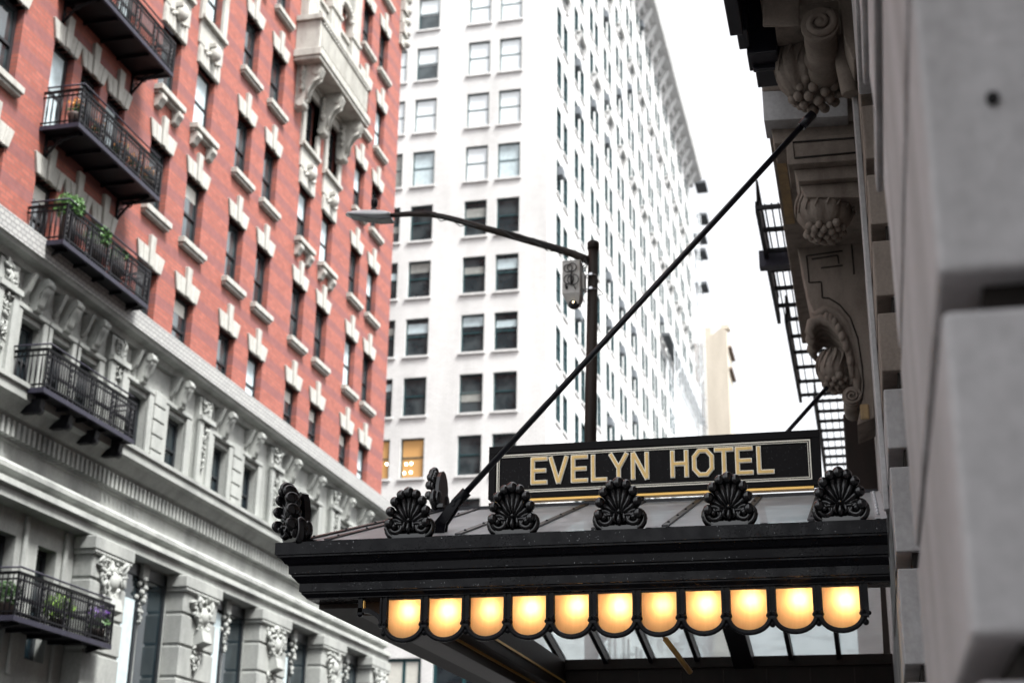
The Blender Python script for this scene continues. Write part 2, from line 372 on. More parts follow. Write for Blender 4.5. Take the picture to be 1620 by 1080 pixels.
# ------------------------------------------------------------------ ground
structure('ground', MB().box(-700, 700, -300, 900, -.5, -.15), 'asphalt')
structure('road', MB().box(-14, -4.6, -60, 52, -.146, -.142), 'asphalt')
structure('pavement', MB().box(-4.45, 14, -60, 60, -.149, 0), 'paving')
structure('far_pavement', MB().box(-18.6, -14.15, -60, 54, -.149, 0), 'paving')
structure('kerb', MB().box(-4.6, -4.452, -60, 60, -.149, .004).box(-14.148, -14, -60, 54, -.149, .004), 'kerb')
mk = MB()
for i in range(10): mk.box(-9.4, -9.25, -20+i*7, -17+i*7, -.138, -.136)
structure('road_marking', mk, 'paint')
# ------------------------------------------------------------------ red brick building across the street
XB = -18.0
bb = thing('brick_building', 'red brick building with pale stone lower storeys and iron balconies across the street', 'building', (XB, 38, 0))
COLS = [(22.0, 1.15), (24.25, 1.15), (26.72, .93), (28.02, .93), (29.3, .93), (31.72, 1.15), (33.95, 1.15), (36.83, 1.1), (38.97, 1.1), (42.0, 1.1), (44.2, 1.1), (47.2, 1.1), (49.2, 1.08)]
FANCY = {5, 6, 9, 10}; TRIPLE = {2, 3, 4}
def rowtop(k): return 16.67+3.58*k
ops = []; wins = []
for ci, (y, w) in enumerate(COLS):
    for k in range(8):
        t = rowtop(k); s = t-2.02 if k else 14.86
        if ci in TRIPLE: s = {0: 14.86, 1: 17.85, 2: 21.5}.get(k, t-2.3)
        if not (seen((XB, y+.5, s), 120) or seen((XB, y+.5, t+1), 120)): continue
        ops.append((y, y+w, s, t)); wins.append((ci, k, y, w, s, t))
w = MB(); wall_x(w, XB, 12, 52.03, 14.4, 58, ops, .26)
w.quad((XB, 52.03, 0), (XB-30, 52.03, 0), (XB-30, 52.03, 58), (XB, 52.03, 58)).quad((XB, 12, 0), (XB-30, 12, 0), (XB-30, 12, 58), (XB, 12, 58))
w.quad((XB, 12, 58), (XB, 52.03, 58), (XB-30, 52.03, 58), (XB-30, 12, 58)).quad((XB-30, 12, 0), (XB-30, 52.03, 0), (XB-30, 52.03, 58), (XB-30, 12, 58))
w.build('brick_wall', 'brick', bb)
def sash_window(wd, h, parent, loc, frame_m='sash_black', glass_m='glass', lintel='fan', sill='plain', blind=None, mid=.5):
    f = MB(); x = -.2; b = .11
    f.box(x-.05, x+.02, 0, b, 0, h).box(x-.05, x+.02, wd-b, wd, 0, h).box(x-.049, x+.019, b, wd-b, h-.1, h).box(x-.049, x+.019, b, wd-b, 0, .09)
    f.box(x-.04, x+.015, b, wd-b, h*mid-.035, h*mid+.035)
    win = f.build('window', frame_m, parent, local=True); win.location = loc
    g = MB(); g.box(x-.03, x-.022, b-.01, wd-b+.01, h*mid, h-.06).box(x-.046, x-.038, b-.01, wd-b+.01, .06, h*mid)
    g.build('pane', glass_m, win, local=True)
    if blind: MB().box(x-.02, x-.014, b+.005, wd-b-.005, h*blind[0], h*blind[1]).build('blind', blind[2], win, local=True)
    if lintel == 'fan':
        l = MB(); c = wd/2; B = wd/2+.06
        # five voussoirs: tall key, shorter flanks, all splayed
        bx = [-B, -B*.62, -.115, .115, B*.62, B]; tx = [-B-.16, -B*.62-.08, -.15, .15, B*.62+.08, B+.16]; hs = [.5, .5, .88, .5, .5]
        for i in range(5):
            g_ = .012
            def lx(t, i0): return bx[i0]+(tx[i0]-bx[i0])*t
            t = 1
            l.prism([(c+bx[i]+g_, h), (c+bx[i+1]-g_, h), (c+lx(t, i+1)-g_, h+hs[i]), (c+lx(t, i)+g_, h+hs[i])], 'x', -.2 if i != 2 else -.195, .07 if i != 2 else .11)
        l.build('lintel', 'trim_stone', win, local=True, bevel=.015, seg=1)
    elif lintel == 'mask':
        l = MB(); l.box(-.15, .06, -.14, wd+.14, h, h+.62); l.box(-.05, .075, -.2, wd+.2, h+.63, h+1.4); l.box(-.05, .2, -.25, wd+.25, h+1.41, h+1.55)
        for j in range(6): l.box(.055, .09, -.12+j*(wd+.24)/6+.012, -.12+(j+1)*(wd+.24)/6-.012, h+.02, h+.5)
        l.ball((.2, wd/2, h+.62), (.2, .17, .26), 10, 8).box(.05, .3, wd/2-.16, wd/2+.16, h+.78, h+.93)
        for k in range(-3, 4): l.ball((.1, wd/2+k*.15, h+.5-abs(k)*.02+.08*(k % 2)), .075, 7, 5)
        l.build('lintel', 'trim_stone', win, local=True, bevel=.01, seg=1)
    elif lintel == 'stone':
        l = MB(); l.box(-.15, .1, -.28, 0, -.2, h+.3).box(-.15, .1, wd, wd+.28, -.2, h+.3).box(-.15, .12, 0, wd, h, h+.34).box(-.02, .2, -.34, wd+.34, h+.34, h+.5)
        l.build('surround', 'trim_stone', win, local=True, bevel=.01, seg=1)
    if sill:
        q = MB(); q.box(-.15, .2 if sill == 'plain' else .26, -.16, wd+.16, -.17, 0).box(-.1, .14, -.12, wd+.12, -.26, -.171)
        if sill == 'bracket':
            for yy in (-.08, wd-.2):
                q.prism([(0, -.27), (.24, -.27), (.25, -.4), (.17, -.5), (.12, -.62), (.0, -.66)], 'y', yy, yy+.28)
        q.build('sill', 'trim_stone', win, local=True, bevel=.01, seg=1)
    return win
protos = {}
rg = random.Random(3)
for ci, k, y, wd, s, t in wins:
    st = 'fan'; sl = 'plain'
    if ci in FANCY and k == 2: st, sl = 'mask', 'bracket'
    if ci in FANCY and k >= 3: st, sl = 'stone', None
    if k == 0 or ci in TRIPLE: sl = None
    bl = rg.choice([None, None, (.5, .97, 'curtain'), (.1, .97, 'curtain'), (.75, .97, 'blind'), None])
    key = (round(wd, 2), round(t-s, 2), st, sl, bl)
    if key not in protos: protos[key] = sash_window(wd, t-s, bb, (0, y-38, s), lintel=st, sill=sl, blind=bl)
    else: copy_tree(protos[key], bb, (0, y-38, s))
# stone lower storeys -------------------------------------------------
SW = [(y, wd) for y, wd in COLS if y > 24]
ops2 = []
for i, (y, wd) in enumerate(SW): ops2.append((y-.02, y+wd-.04, 11.46, 13.15))
PIL = [(30.1, 32.0), (34.9, 37.15), (40.0, 42.3), (45.1, 47.3), (50.0, 52.03)]
bays = [(32.0, 34.9), (37.15, 40.0), (42.3, 45.1), (47.3, 50.0)]
for a, b in bays: ops2.append((a, b, 0.0, 8.92))
for y in (25.4, 26.95, 28.65): ops2.append((y, y+.8, 5.9, 8.4))
w = MB(); wall_x(w, XB+.08, 12, 52.1, 0, 14.398, ops2, .3); w.quad((XB+.08, 52.1, 0), (XB-30, 52.1, 0), (XB-30, 52.1, 14.398), (XB+.08, 52.1, 14.398))
w.build('stone_storeys', 'base_stone', bb)
def prof(name, pts, m, y0=12, y1=52.2, x0=XB):
    b = MB().profile_y([(x0+a, z) for a, z in pts], y0, y1); return b.build(name, m, bb)
prof('carved_band', [(-.3, 14.46), (.56, 14.46), (.6, 14.9), (.5, 14.95), (-.3, 14.95)], 'ornate', y1=52.5)
prof('cornice', [(.0, 14.459), (.53, 14.459), (.48, 14.36), (.28, 14.3), (.2, 14.18), (.0, 14.15)], 'base_stone', y1=52.4)
prof('ledge', [(.0, 11.459), (.68, 11.459), (.68, 11.36), (.62, 11.34), (.62, 11.12), (.5, 11.05), (.32, 10.84), (.2, 10.75), (.0, 10.75)], 'base_stone', y1=52.5)
prof('frieze', [(.0, 10.745), (.12, 10.745), (.12, 10.3), (.09, 10.28), (.09, 9.83), (.36, 9.8), (.42, 9.72), (.42, 9.62), (.28, 9.56), (.2, 9.44), (.54, 9.38), (.56, 9.24), (.46, 9.2), (.46, 8.98), (.0, 8.93)], 'base_stone', y1=52.4)
d = MB()
y = 24.0
while y < 52: d.box(XB+.1, XB+.3, y, y+.1, 10.36, 10.72); y += .21
dd = d.build('dentils', 'base_stone', bb)
for i, (y, wd) in enumerate(SW):
    a, b = y-.02, y+wd-.04; wn = b-a
    if not seen((XB, y, 12.5), 150): continue
    sash_window(wn, 1.69, bb, (.08, a-38, 11.46), glass_m='glass_dim', lintel=None, sill=None)
    # surround + scroll bracket above
    q = MB(); X0 = XB+.081
    q.box(X0, X0+.1, a-.24, a, 11.46, 13.3).box(X0, X0+.1, b, b+.24, 11.46, 13.3).box(X0, X0+.12, a-.24, b+.24, 13.301, 13.42)
    q.build('window_surround', 'base_stone', bb, bevel=.02, seg=1)
    c = (a+b)/2; v = MB()
    v.prism([(X0, 14.14), (X0+.4, 14.14), (X0+.43, 14.0), (X0+.36, 13.9), (X0+.25, 13.78), (X0+.21, 13.55), (X0+.17, 13.4), (X0+.1, 13.34), (X0, 13.3)], 'y', c-.13, c+.13)
    v.tube([(X0+.37, c-.15, 14.02), (X0+.37, c+.15, 14.02)], .085, 10).tube([(X0+.15, c-.14, 13.43), (X0+.15, c+.14, 13.43)], .06, 10)
    for j in (-.08, 0, .08): v.tube([(X0+.4, c+j, 13.94), (X0+.29, c+j, 13.8), (X0+.24, c+j, 13.58), (X0+.19, c+j, 13.42)], .03, 6)
    v.build('scroll_bracket', 'base_stone', bb)
    for e in (-.46, .3): # side panels flanking the bracket
        MB().prism([(X0, 14.14), (X0+.3, 14.14), (X0+.16, 13.75), (X0+.06, 13.6), (X0, 13.6)], 'y', c+e, c+e+.12).build('bracket_wing', 'base_stone', bb)
def carved(v, x, c, hw, z0, z1, n, r, seed):   # cut foliage: many small tilted leaves
    g = random.Random(seed)
    for k in range(n):
        z = g.uniform(z0, z1); w_ = hw*(.35+.65*(z-z0)/(z1-z0)); y = c+g.uniform(-w_, w_); a = g.uniform(0, PI); s = len(v.v)
        v.ball((0, 0, 0), (r*g.uniform(.3, .6), r*g.uniform(.3, .5), r*g.uniform(.8, 1.3)), 7, 5)
        v.rot(Matrix.Translation((x+g.uniform(0, r*.9), y, z)) @ Matrix.Rotation(a, 4, 'X') @ Matrix.Rotation(g.uniform(-.5, .5), 4, 'Y'), s)
def garland(v, x, c, z0, z1, r=.07, wdt=.1, seed=0, depth=1.0):
    g = random.Random(seed); z = z0
    while z > z1:
        f = (z-z1)/(z0-z1)
        for k in range(3): v.ball((x+g.uniform(.0, .06)*depth, c+g.uniform(-wdt, wdt)*(.4+.6*f), z+g.uniform(-.04, .04)), r*g.uniform(.7, 1.25), 7, 5)
        z -= r*1.25
for i, c in enumerate([35.97, 41.15, 46.5, 51.2, 30.9, 25.9]):
    if not seen((XB, c, 12.5), 80): continue
    v = MB(); X0 = XB+.081
    v.box(X0, X0+.16, c-.38, c+.38, 11.47, 14.1).box(X0+.161, X0+.24, c-.42, c-.2, 11.48, 13.4).box(X0+.161, X0+.24, c+.2, c+.42, 11.48, 13.4).box(X0+.161, X0+.3, c-.44, c+.44, 13.42, 13.55)
    carved(v, X0+.17, c, .16, 12.1, 13.35, 46, .07, i); carved(v, X0+.17, c, .3, 13.6, 14.05, 36, .09, i+9)
    v.build('garland_pilaster', 'base_stone', bb)
for i, c in enumerate([38.44, 43.62, 48.75, 33.4]):     # notched panels between paired windows
    if not seen((XB, c, 12.5), 80): continue
    v = MB(); X0 = XB+.081
    for j in range(5): v.box(X0, X0+.13, c-.3, c+.3, 11.5+j*.4, 11.5+j*.4+.36)
    v.build('notched_panel', 'base_stone', bb, bevel=.015, seg=1)
# ground floors: piers with carved capitals, dark bays with slim columns
for i, (a, b) in enumerate(PIL):
    v = MB(); X0 = XB+.081; c = (a+b)/2
    for z0, z1 in ((0, 5.45), (5.52, 6.28), (6.35, 7.1), (7.17, 7.92), (7.99, 8.5)): v.box(X0, X0+.5, a+.1, b-.1, z0, z1)
    v.box(X0, X0+.46, a+.12, b-.12, .1, 8.5)
    v.build('pier', 'base_stone', bb, bevel=.02, seg=1)
    v = MB(); v.box(X0, X0+.55, a+.04, b-.04, 8.501, 8.62).box(X0, X0+.6, a, b, 8.621, 8.93)
    y = a+.08
    while y < b-.1: v.ball((X0+.57, y, 8.56), .05, 6, 4); y += .13
    v.build('pier_capital', 'base_stone', bb, bevel=.02, seg=1)
    v = MB(); carved(v, X0+.5, c, .72, 7.6, 8.46, 120, .13, 40+i); carved(v, X0+.5, c-.1, .3, 6.55, 7.2, 40, .09, 60+i)
    v.prism([(X0+.5, 7.62), (X0+.72, 7.62), (X0+.8, 7.32), (X0+.5, 7.2)], 'y', c-.28, c+.28)
    v.ball((X0+.55, c, 8.0), (.2, .2, .26), 10, 8)
    v.build('carved_swag', 'base_stone', bb)
for i, (a, b) in enumerate(bays):
    X0 = XB+.1
    v = MB(); v.box(X0-.08, X0, a, a+.12, 4, 8.9).box(X0-.08, X0, b-.12, b, 4, 8.9).box(X0-.08, X0, a, b, 8.6, 8.9).box(X0-.079, X0-.001, (a+b)/2-.06, (a+b)/2+.06, 4, 8.6).box(X0-.08, X0+.2, a, b, 5.2, 5.35)
    f = v.build('bay_window', 'sash_black', bb)
    MB().box(X0-.06, X0-.05, a+.1, b-.1, 4, 8.7).build('pane', 'glass_dim', f)
    MB().box(X0-.045, X0-.04, a+.14, (a+b)/2-.1, 5.3, 8.5 if i % 2 else 8.0).build('curtain', 'curtain', f)
    MB().box(X0+.0, X0+.3, a+.02, b-.02, 3.4, 4.9).box(X0+.3, X0+.36, a+.1, b-.1, 3.6, 4.2).box(X0+.301, X0+.42, a+.02, b-.02, 4.75, 4.899).build('iron_panel', 'iron', bb)
    for c in (a+.28, (a+b)/2+.1):
        v = MB(); x = XB+.0
        v.lathe((x, c, 4.92), [(.12, 0), (.12, .1), (.09, .16), (.085, 2.9), (.1, 2.95), (.09, 3.05)], 10)
        v.box(x-.16, x+.2, c-.16, c+.16, 8.55, 8.92)
        for q in range(14):
            an = q*2.4; v.ball((x+.04+.15*math.cos(an), c+.15*math.sin(an), 8.0+q*.042), .085, 6, 4)
        garland(v, x+.1, c, 7.95, 7.5, .05, .08, 80+i)
        v.build('slim_column', 'base_stone', bb)
for y in (25.4, 26.95, 28.65):
    sash_window(.8, 2.5, bb, (.0, y-38, 5.9), glass_m='glass_dim', lintel=None, sill=None)
v = MB(); X0 = XB+.081
for y in (24.9, 26.5, 28.05, 29.75): v.box(X0, X0+.08, y-.07, y+.07, 5.5, 8.9)
v.build('panel_strip', 'base_stone', bb, bevel=.02, seg=1)
# stone balcony with scroll brackets
sb = MB(); y0, y1 = 40.75, 45.75; X1 = XB+.9
sb.box(XB, X1, y0, y1, 28.32, 29.47).box(XB, X1+.12, y0-.12, y1+.12, 28.03, 28.319).box(XB, X1+.07, y0-.07, y1+.07, 27.89, 28.029).box(XB, X1+.1, y0-.1, y1+.1, 29.471, 29.69)
s_ = sb.build('stone_balcony', 'trim_stone', bb, bevel=.02, seg=1)
v = MB(); y = y0+.15
while y < y1-.1: v.box(X1+.001, X1+.05, y, y+.1, 28.47, 29.27).ball((X1+.04, y+.05, 29.39), .07, 6, 4); y += .2
v.build('balustrade_relief', 'trim_stone', s_)
for c in (41.2, 43.25, 45.3):
    v = MB(); v.prism([(XB, 27.88), (XB+.85, 27.88), (XB+.95, 27.67), (XB+.85, 27.42), (XB+.6, 27.27), (XB+.42, 26.97), (XB+.38, 26.57), (XB+.24, 26.27), (XB, 26.22)], 'y', c-.15, c+.15)
    v.tube([(XB+.72, c-.19, 27.62), (XB+.72, c+.19, 27.62)], .15, 12).tube([(XB+.22, c-.23, 26.42), (XB+.22, c+.23, 26.42)], .14, 12)
    for j in (-.12, .12): v.tube([(XB+.85, c+j, 27.37), (XB+.62, c+j, 27.25), (XB+.45, c+j, 26.97), (XB+.4, c+j, 26.57)], .05, 6)
    carved(v, XB+.2, c-.2, .05, 26.87, 27.77, 30, .1, int(c))
    v.build('scroll_bracket', 'trim_stone', s_)
v = MB()
for a, b in ((41.0, 41.95), (43.15, 44.15), (45.35, 46.2)): v.box(XB, XB+.3, a, b, 29.7, 34).box(XB, XB+.36, a-.04, b+.04, 31.6, 31.75)
for c in (42.55, 44.75):
    for j in range(11):
        an = PI*j/10; v.ball((XB+.2, c+.62*math.cos(an), 32.3+.4*math.sin(an)), .15, 7, 5)
v.build('balcony_surround', 'trim_stone', bb)
v = MB()
for k in range(5):
    z = 35.2+k*.55; v.box(XB-.3, XB+.12+.1*(k % 2), 51.6, 52.2+.1*(k % 2), z, z+.5)
    v.ball((XB+.15, 52.15, z+.25), .2, 7, 5)
v.build('corner_ornament', 'trim_stone', bb)
# iron balconies ------------------------------------------------------
def iron_balcony(z):
    y0, y1 = 26.6, 30.68; x0, x1 = XB, XB+1.0; H = .93
    f = MB(); f.box(x0, x1-.05, y0+.04, y1-.04, z-.02, z+.03)
    for q in range(5): f.box(x0, x1-.1, y0+.35+q*.85, y0+.41+q*.85, z-.1, z-.021)
    fl = f.build('iron_balcony', 'iron', bb)
    MB().box(x1-.049, x1+.02, y0-.02, y1+.02, z-.06, z+.05).box(x0, x1-.05, y0-.02, y0+.039, z-.06, z+.05).box(x0, x1-.05, y1-.039, y1+.02, z-.06, z+.05).build('edge_beam', 'iron_edge', fl)
    r = MB()
    for zz, t in ((z+H, .03), (z+H-.13, .018), (z+.13, .018)):
        r.box(x1-t, x1+t*.5, y0, y1, zz-t, zz+t).box(x0, x1-t, y0-t*.5, y0+t, zz-t+.001, zz+t-.001).box(x0, x1-t, y1-t, y1+t*.5, zz-t+.001, zz+t-.001)
    n = 38
    for i in range(n+1):
        y = y0+.02+(y1-y0-.04)*i/n
        if i % 9 in (0, 2): r.box(x1-.025, x1+.012, y-.022, y+.022, z+.05, z+H)
        else: r.tube([(x1-.01, y, z+.05), (x1-.01, y, z+.35), (x1-.01, y, z+.42), (x1-.01, y, z+.5), (x1-.01, y, z+H-.03)], [.018, .018, .034, .018, .018], 6)
    for yy in (y0+.01, y1-.01):
        for i in range(1, 8): r.tube([(x0+i*.125, yy, z+.05), (x0+i*.125, yy, z+.42), (x0+i*.125, yy, z+H-.03)], [.012, .024, .012], 5)
    for i in range(0, n, 9):   # lattice between paired posts and scrolls along the bottom
        y = y0+.02+(y1-y0-.04)*i/n
        for q in range(6): r.ball((x1-.01, y+.1, z+.17+q*.12), (.014, .05, .05), 6, 4)
    for i in range(n): r.ball((x1-.01, y0+.08+(y1-y0-.12)*i/n, z+.1), (.012, .04, .035), 6, 4)
    r.build('railing', 'iron', fl)
    MB().tube([(x1+.06, y0-.05, z+H+.1), (x1+.06, y1-.3, z+H+.1)], .022, 6).tube([(x0+.1, y0-.05, z+H+.1), (x1+.06, y0-.05, z+H+.1)], .022, 6).build('top_rail', 'iron_edge', fl)
    for yy in (y0+.3, y1-.3):
        b = MB(); b.tube([(x1-.15, yy, z-.07), (x0+.35, yy, z-.22), (x0+.02, yy, z-.62)], .035, 6).tube([(x0+.02, yy, z-.05), (x0+.02, yy, z-.7)], .04, 6)
        pts = [(x0+.38+.14*math.cos(t*.5)*(1-t/18), yy, z-.23+.14*math.sin(t*.5)*(1-t/18)) for t in range(15)]; b.tube(pts, .018, 5)
        pts = [(x0+.14+.1*math.cos(t*.5)*(1-t/18), yy, z-.4+.1*math.sin(t*.5)*(1-t/18)) for t in range(15)]; b.tube(pts, .018, 5)
        b.build('bracket', 'iron', fl)
    return fl
ib = iron_balcony(11.33); ib['label'] = 'iron balcony in front of the pale stone storey'
for z in (14.82, 17.78, 21.43):
    copy_tree(ib, bb, (0, 0, z-11.33))
for o in [q for q in bb.children if q.name.startswith('iron_balcony.')]: o['label'] = 'iron balcony on the red brick wall'
lb = copy_tree(ib, bb, (0, 0, 6.43-11.33)); lb['label'] = 'lowest iron balcony with planters'
for y in (26.8, 28.0, 29.2, 30.35):
    v = MB(); v.prism([(XB+.08, 11.2), (XB+.86, 11.2), (XB+.84, 11.02), (XB+.7, 10.95), (XB+.64, 10.9), (XB+.08, 10.9)], 'y', y, y+.18).tube([(XB+.74, y-.02, 10.98), (XB+.74, y+.2, 10.98)], .11, 8)
    v.build('balcony_corbel', 'iron', bb)
# plants on the balconies ---------------------------------------------
rngp = random.Random(11)
def plant(name, label, cat, y, z, rad, m, n, size, x=XB+.62, flowers=None, ph=.3):
    t = thing(name, label, cat, (x, y, z))
    MB().lathe((x, y, z), [(.02, 0), (.13, 0), (.18, ph-.04), (.19, ph), (.15, ph)], 12).build('pot', 'pot', t)
    leaves((x, y, z+ph+rad*.7), (rad, rad, rad*.9), n, size, rngp).build('foliage', m, t)
    if flowers: leaves((x, y, z+.4+rad), (rad, rad, rad*.7), flowers[1], size*.8, rngp).build('flowers', flowers[0], t)
plant('potted_shrub', 'largest round green shrub, near end of the third iron balcony up', 'shrub', 27.0, 14.87, .36, 'leaf_bright', 1500, .04, XB+.8, ph=.75)
plant('potted_shrub', 'green shrub in the middle of the third iron balcony up', 'shrub', 28.35, 14.87, .34, 'leaf_bright', 1000, .04, XB+.8, ph=.6)
plant('potted_shrub', 'smallest green shrub toward the far end of the third iron balcony up', 'shrub', 29.35, 14.87, .26, 'leaf', 600, .04, XB+.8, ph=.6)
for i, (y, lab) in enumerate([(26.75, 'orange flowers in a pot at the near corner of the fourth iron balcony up'), (27.8, 'second pot of orange flowers from the near end of the fourth iron balcony up'), (28.9, 'orange flowers in a pot behind the middle of the fourth iron balcony rail'), (29.6, 'fourth pot of orange flowers along the fourth iron balcony up'), (30.3, 'pot of orange flowers at the far corner of the fourth iron balcony up')]):
    plant('flower_pot', lab, 'flower pot', y, 17.83, .2, 'leaf', 130, .05, XB+.8, ('petal_orange', 120))
plant('potted_plant', 'bright lime green leafy plant behind the rail of the lowest iron balcony', 'plant', 28.9, 6.48, .36, 'leaf_lime', 500, .07)
plant('potted_plant', 'dark green bushy plant at the near end of the lowest iron balcony', 'plant', 26.9, 6.48, .3, 'leaf', 500, .05)
plant('flower_pot', 'pot of purple flowers at the far end of the lowest iron balcony', 'flower pot', 30.35, 6.48, .26, 'leaf', 160, .05, XB+.8, ('petal_purple', 220))
# ------------------------------------------------------------------ white tower on the next block
YW = 81.54
wt = thing('white_tower', 'tall white office tower with dark teal sash windows behind the street lamp', 'building', (XB, YW, 0))
def wtop(k): return 54.08-3.92*k
front = []; FC = [-32.8, -29.3, -27.1, -23.5, -21.35]
for k in range(-2, 10):
    for x in FC: front.append((x, x+1.5, wtop(k)-2.5, wtop(k)))
RC = []
y = 84.1
for i in range(13): RC += [y+i*6.07, y+2.2+i*6.07]
right = []
for k in range(-8, 10):
    for y in RC: right.append((y, y+1.45, wtop(k)-2.5, wtop(k)))
ZT = 86
w = MB(); wall_y(w, YW, -48, XB, 0, ZT, front+[(-28.2, -25.3, 9.0, 13.4), (-24.6, -21.6, 9.0, 13.4)], .3)
w2 = MB(); wall_x(w2, XB, YW, 163, 0, ZT, right, .14)
w.add(w2.v, w2.f); w.quad((XB, 163, 0), (-48, 163, 0), (-48, 163, ZT), (XB, 163, ZT)).quad((-48, YW, 0), (-48, 163, 0), (-48, 163, ZT), (-48, YW, ZT)).quad((XB, YW, ZT), (XB, 163, ZT), (-48, 163, ZT), (-48, YW, ZT))
w.build('tower_wall', 'white_wall', wt)
# front windows: local x along the facade
def front_window(x, z, wd=1.5, h=2.5):
    f = MB(); Y = .16; b = .1
    f.box(0, b, Y, Y+.06, 0, h).box(wd-b, wd, Y, Y+.06, 0, h).box(b, wd-b, Y+.001, Y+.059, h-.1, h).box(b, wd-b, Y+.001, Y+.059, 0, .08).box(b, wd-b, Y-.01, Y+.05, h*.52-.04, h*.52+.04)
    o = f.build('window', 'sash', wt, local=True); o.location = (x-XB, 0, z)
    MB().box(b-.01, wd-b+.01, Y+.025, Y+.035, h*.52, h-.05).box(b-.01, wd-b+.01, Y+.04, Y+.05, .05, h*.52).build('pane', 'glass_tower', o, local=True)
    MB().box(-.12, wd+.12, -.1, Y-.001, -.14, 0).build('sill', 'white_wall', o, local=True)
    return o
fw = None; rg = random.Random(5); nfr = 0
for x, x1, z0, z1 in front:
    if not (seen((x, YW, z0), 30) or seen((x1, YW, z1), 30)): continue
    if proj((x1, YW, z1))[0] < 560: continue
    if fw is None: fw = front_window(x, z0); pend = [(fw, x, x1, z0, z1)]
    else: pend.append((copy_tree(fw, wt, (x-XB, 0, z0)), x, x1, z0, z1))
    nfr += 1
for o, x, x1, z0, z1 in pend:
    lit = (abs(x+27.1) < .1 or abs(x+29.3) < .1) and abs(z1-26.64) < .3
    if lit:
        MB().box(x+.1-XB+XB, x1-.1, YW+.178, YW+.184, z0+.1, z1-.1).build('lit_room', 'warm_room', o)
    elif z1 < 44 and z1 > 24:
        kx = rg.random()
        if kx < .6:
            a = rg.choice([.3, .55, .62, .7]); bz = a+rg.choice([.18, .25, .27])
            MB().box(x+.1, x1-.1, YW+.176, YW+.182, z0+2.5*a, z0+2.5*bz).build('blind', rg.choice(['blind_dim', 'blind_dim', 'curtain']), o)
    elif z1 > 44:
        MB().box(x+.09, x1-.09, YW+.176, YW+.182, z0+.08 if rg.random() < .7 else z0+1.2, z0+2.4).build('blind', 'tower_bright_reflection' if z1 > 47 else rg.choice(['curtain', 'blind_dim', 'tower_bright_reflection']), o)  # white sheets: sky reflection of the upper panes, painted on
lt = MB()
for px, py in ((643, 734), (651, 733), (650, 747), (640, 748), (612, 734)):
    p = atY(px, py, YW+.2); lt.ball((p.x, YW+.2, p.z), .07, 8, 6)
lt.build('string_lights', 'string_light', wt)
for xa in (-28.2, -24.6):
    v = MB(); v.box(xa, xa+2.9, YW+.1, YW+.16, 9.0, 9.2).box(xa, xa+2.9, YW+.1, YW+.16, 13.2, 13.4)
    for x in (xa, xa+1.75, xa+2.7): v.box(x, x+.2, YW+.1, YW+.17, 9.2, 13.2)
    f = v.build('shop_window', 'sash', wt); MB().box(xa+.1, xa+2.8, YW+.13, YW+.14, 9.1, 13.3).build('pane', 'glass_dim', f)
    if xa < -28: MB().box(xa+.2, xa+2.7, YW+.12, YW+.128, 11.9, 13.2).build('blind', 'blind', f)
# side windows: the nearest as parts, the rest as one
def side_geo(f, g, s, y, z, wd=1.45, h=2.5, x=XB):
    X = x+.02; b = .1
    f.box(X-.16, X, y, y+b, z, z+h).box(X-.16, X, y+wd-b, y+wd, z, z+h).box(X-.159, X-.001, y+b, y+wd-b, z+h-.1, z+h).box(X-.059, X-.001, y+b, y+wd-b, z, z+.08).box(X-.15, X-.07, y+b, y+wd-b, z+h*.52-.04, z+h*.52+.04)
    g.box(X-.135, X-.125, y+b-.01, y+wd-b+.01, z+.05, z+h-.05)
    s.box(X+.001, x+.1, y-.1, y+wd+.1, z-.14, z)
vis = sorted([(o[0], o) for o in right if seen((XB, o[0], o[2]), 10) or seen((XB, o[0], o[3]), 10)], key=lambda q: q[0]-.15*0)
vis = [o for _, o in vis if proj((XB, o[0], o[3]))[1] < 900]
ind = vis[:max(0, 99-nfr)]; rest = vis[len(ind):]
pw = None
for y, y1, z0, z1 in ind:
    if pw is None:
        f, g, s = MB(), MB(), MB(); side_geo(f, g, s, 0, 0, x=0)
        pw = f.build('window', 'sash', wt, local=True); g.build('pane', 'glass_tower', pw, local=True); s.build('sill', 'white_wall', pw, local=True); pw.location = (0, y-YW, z0)
    else: copy_tree(pw, wt, (0, y-YW, z0))
f, g, s = MB(), MB(), MB()
for y, y1, z0, z1 in rest: side_geo(f, g, s, y, z0)
o = f.build('far_windows', 'sash', wt); o['kind'] = 'stuff'
o2 = g.build('far_panes', 'glass_tower', o); o2['kind'] = 'stuff'; o3 = s.build('far_sills', 'white_wall', o); o3['kind'] = 'stuff'
# string courses, cornice with brackets, balconets on the side
v = MB()
v.profile_y([(XB, 82.2), (XB+.4, 82.2), (XB+.5, 82.8), (XB+1.5, 83.2), (XB+1.7, 83.9), (XB+1.7, 84.3), (XB, 84.3)], YW-1, 163.5)
v.box(-48, XB+1.7, YW-1.7, YW-.001, 83.2, 84.3)
cn = v.build('cornice', 'white_wall', wt)
y = YW
while y < 163:
    v = MB(); v.prism([(XB+.41, 82.8), (XB+1.1, 82.95), (XB+.5, 81.9), (XB+.0, 80.9), (XB, 82.8)], 'y', y, y+.9); y += 3.03; v.build('cornice_bracket', 'white_wall', wt)
for i in range(13):
    c = 86+i*6.07
    for z in (60.0, 72.0):
        v = MB(); v.box(XB, XB+.4, c-1.3, c+1.3, z-.12, z).prism([(XB, z-.26), (XB+.45, z-.26), (XB+.1, z-1.0), (XB, z-1.1)], 'y', c-1.2, c-.95).prism([(XB, z-.26), (XB+.45, z-.26), (XB+.1, z-1.0), (XB, z-1.1)], 'y', c+.95, c+1.2); v.build('balconet', 'white_wall', wt)
v = MB()
for y in range(84, 163, 3): v.box(XB-1, XB-.3, y, y+1.2, ZT-1.6, ZT+1.2)
v.build('parapet', 'white_wall', wt)
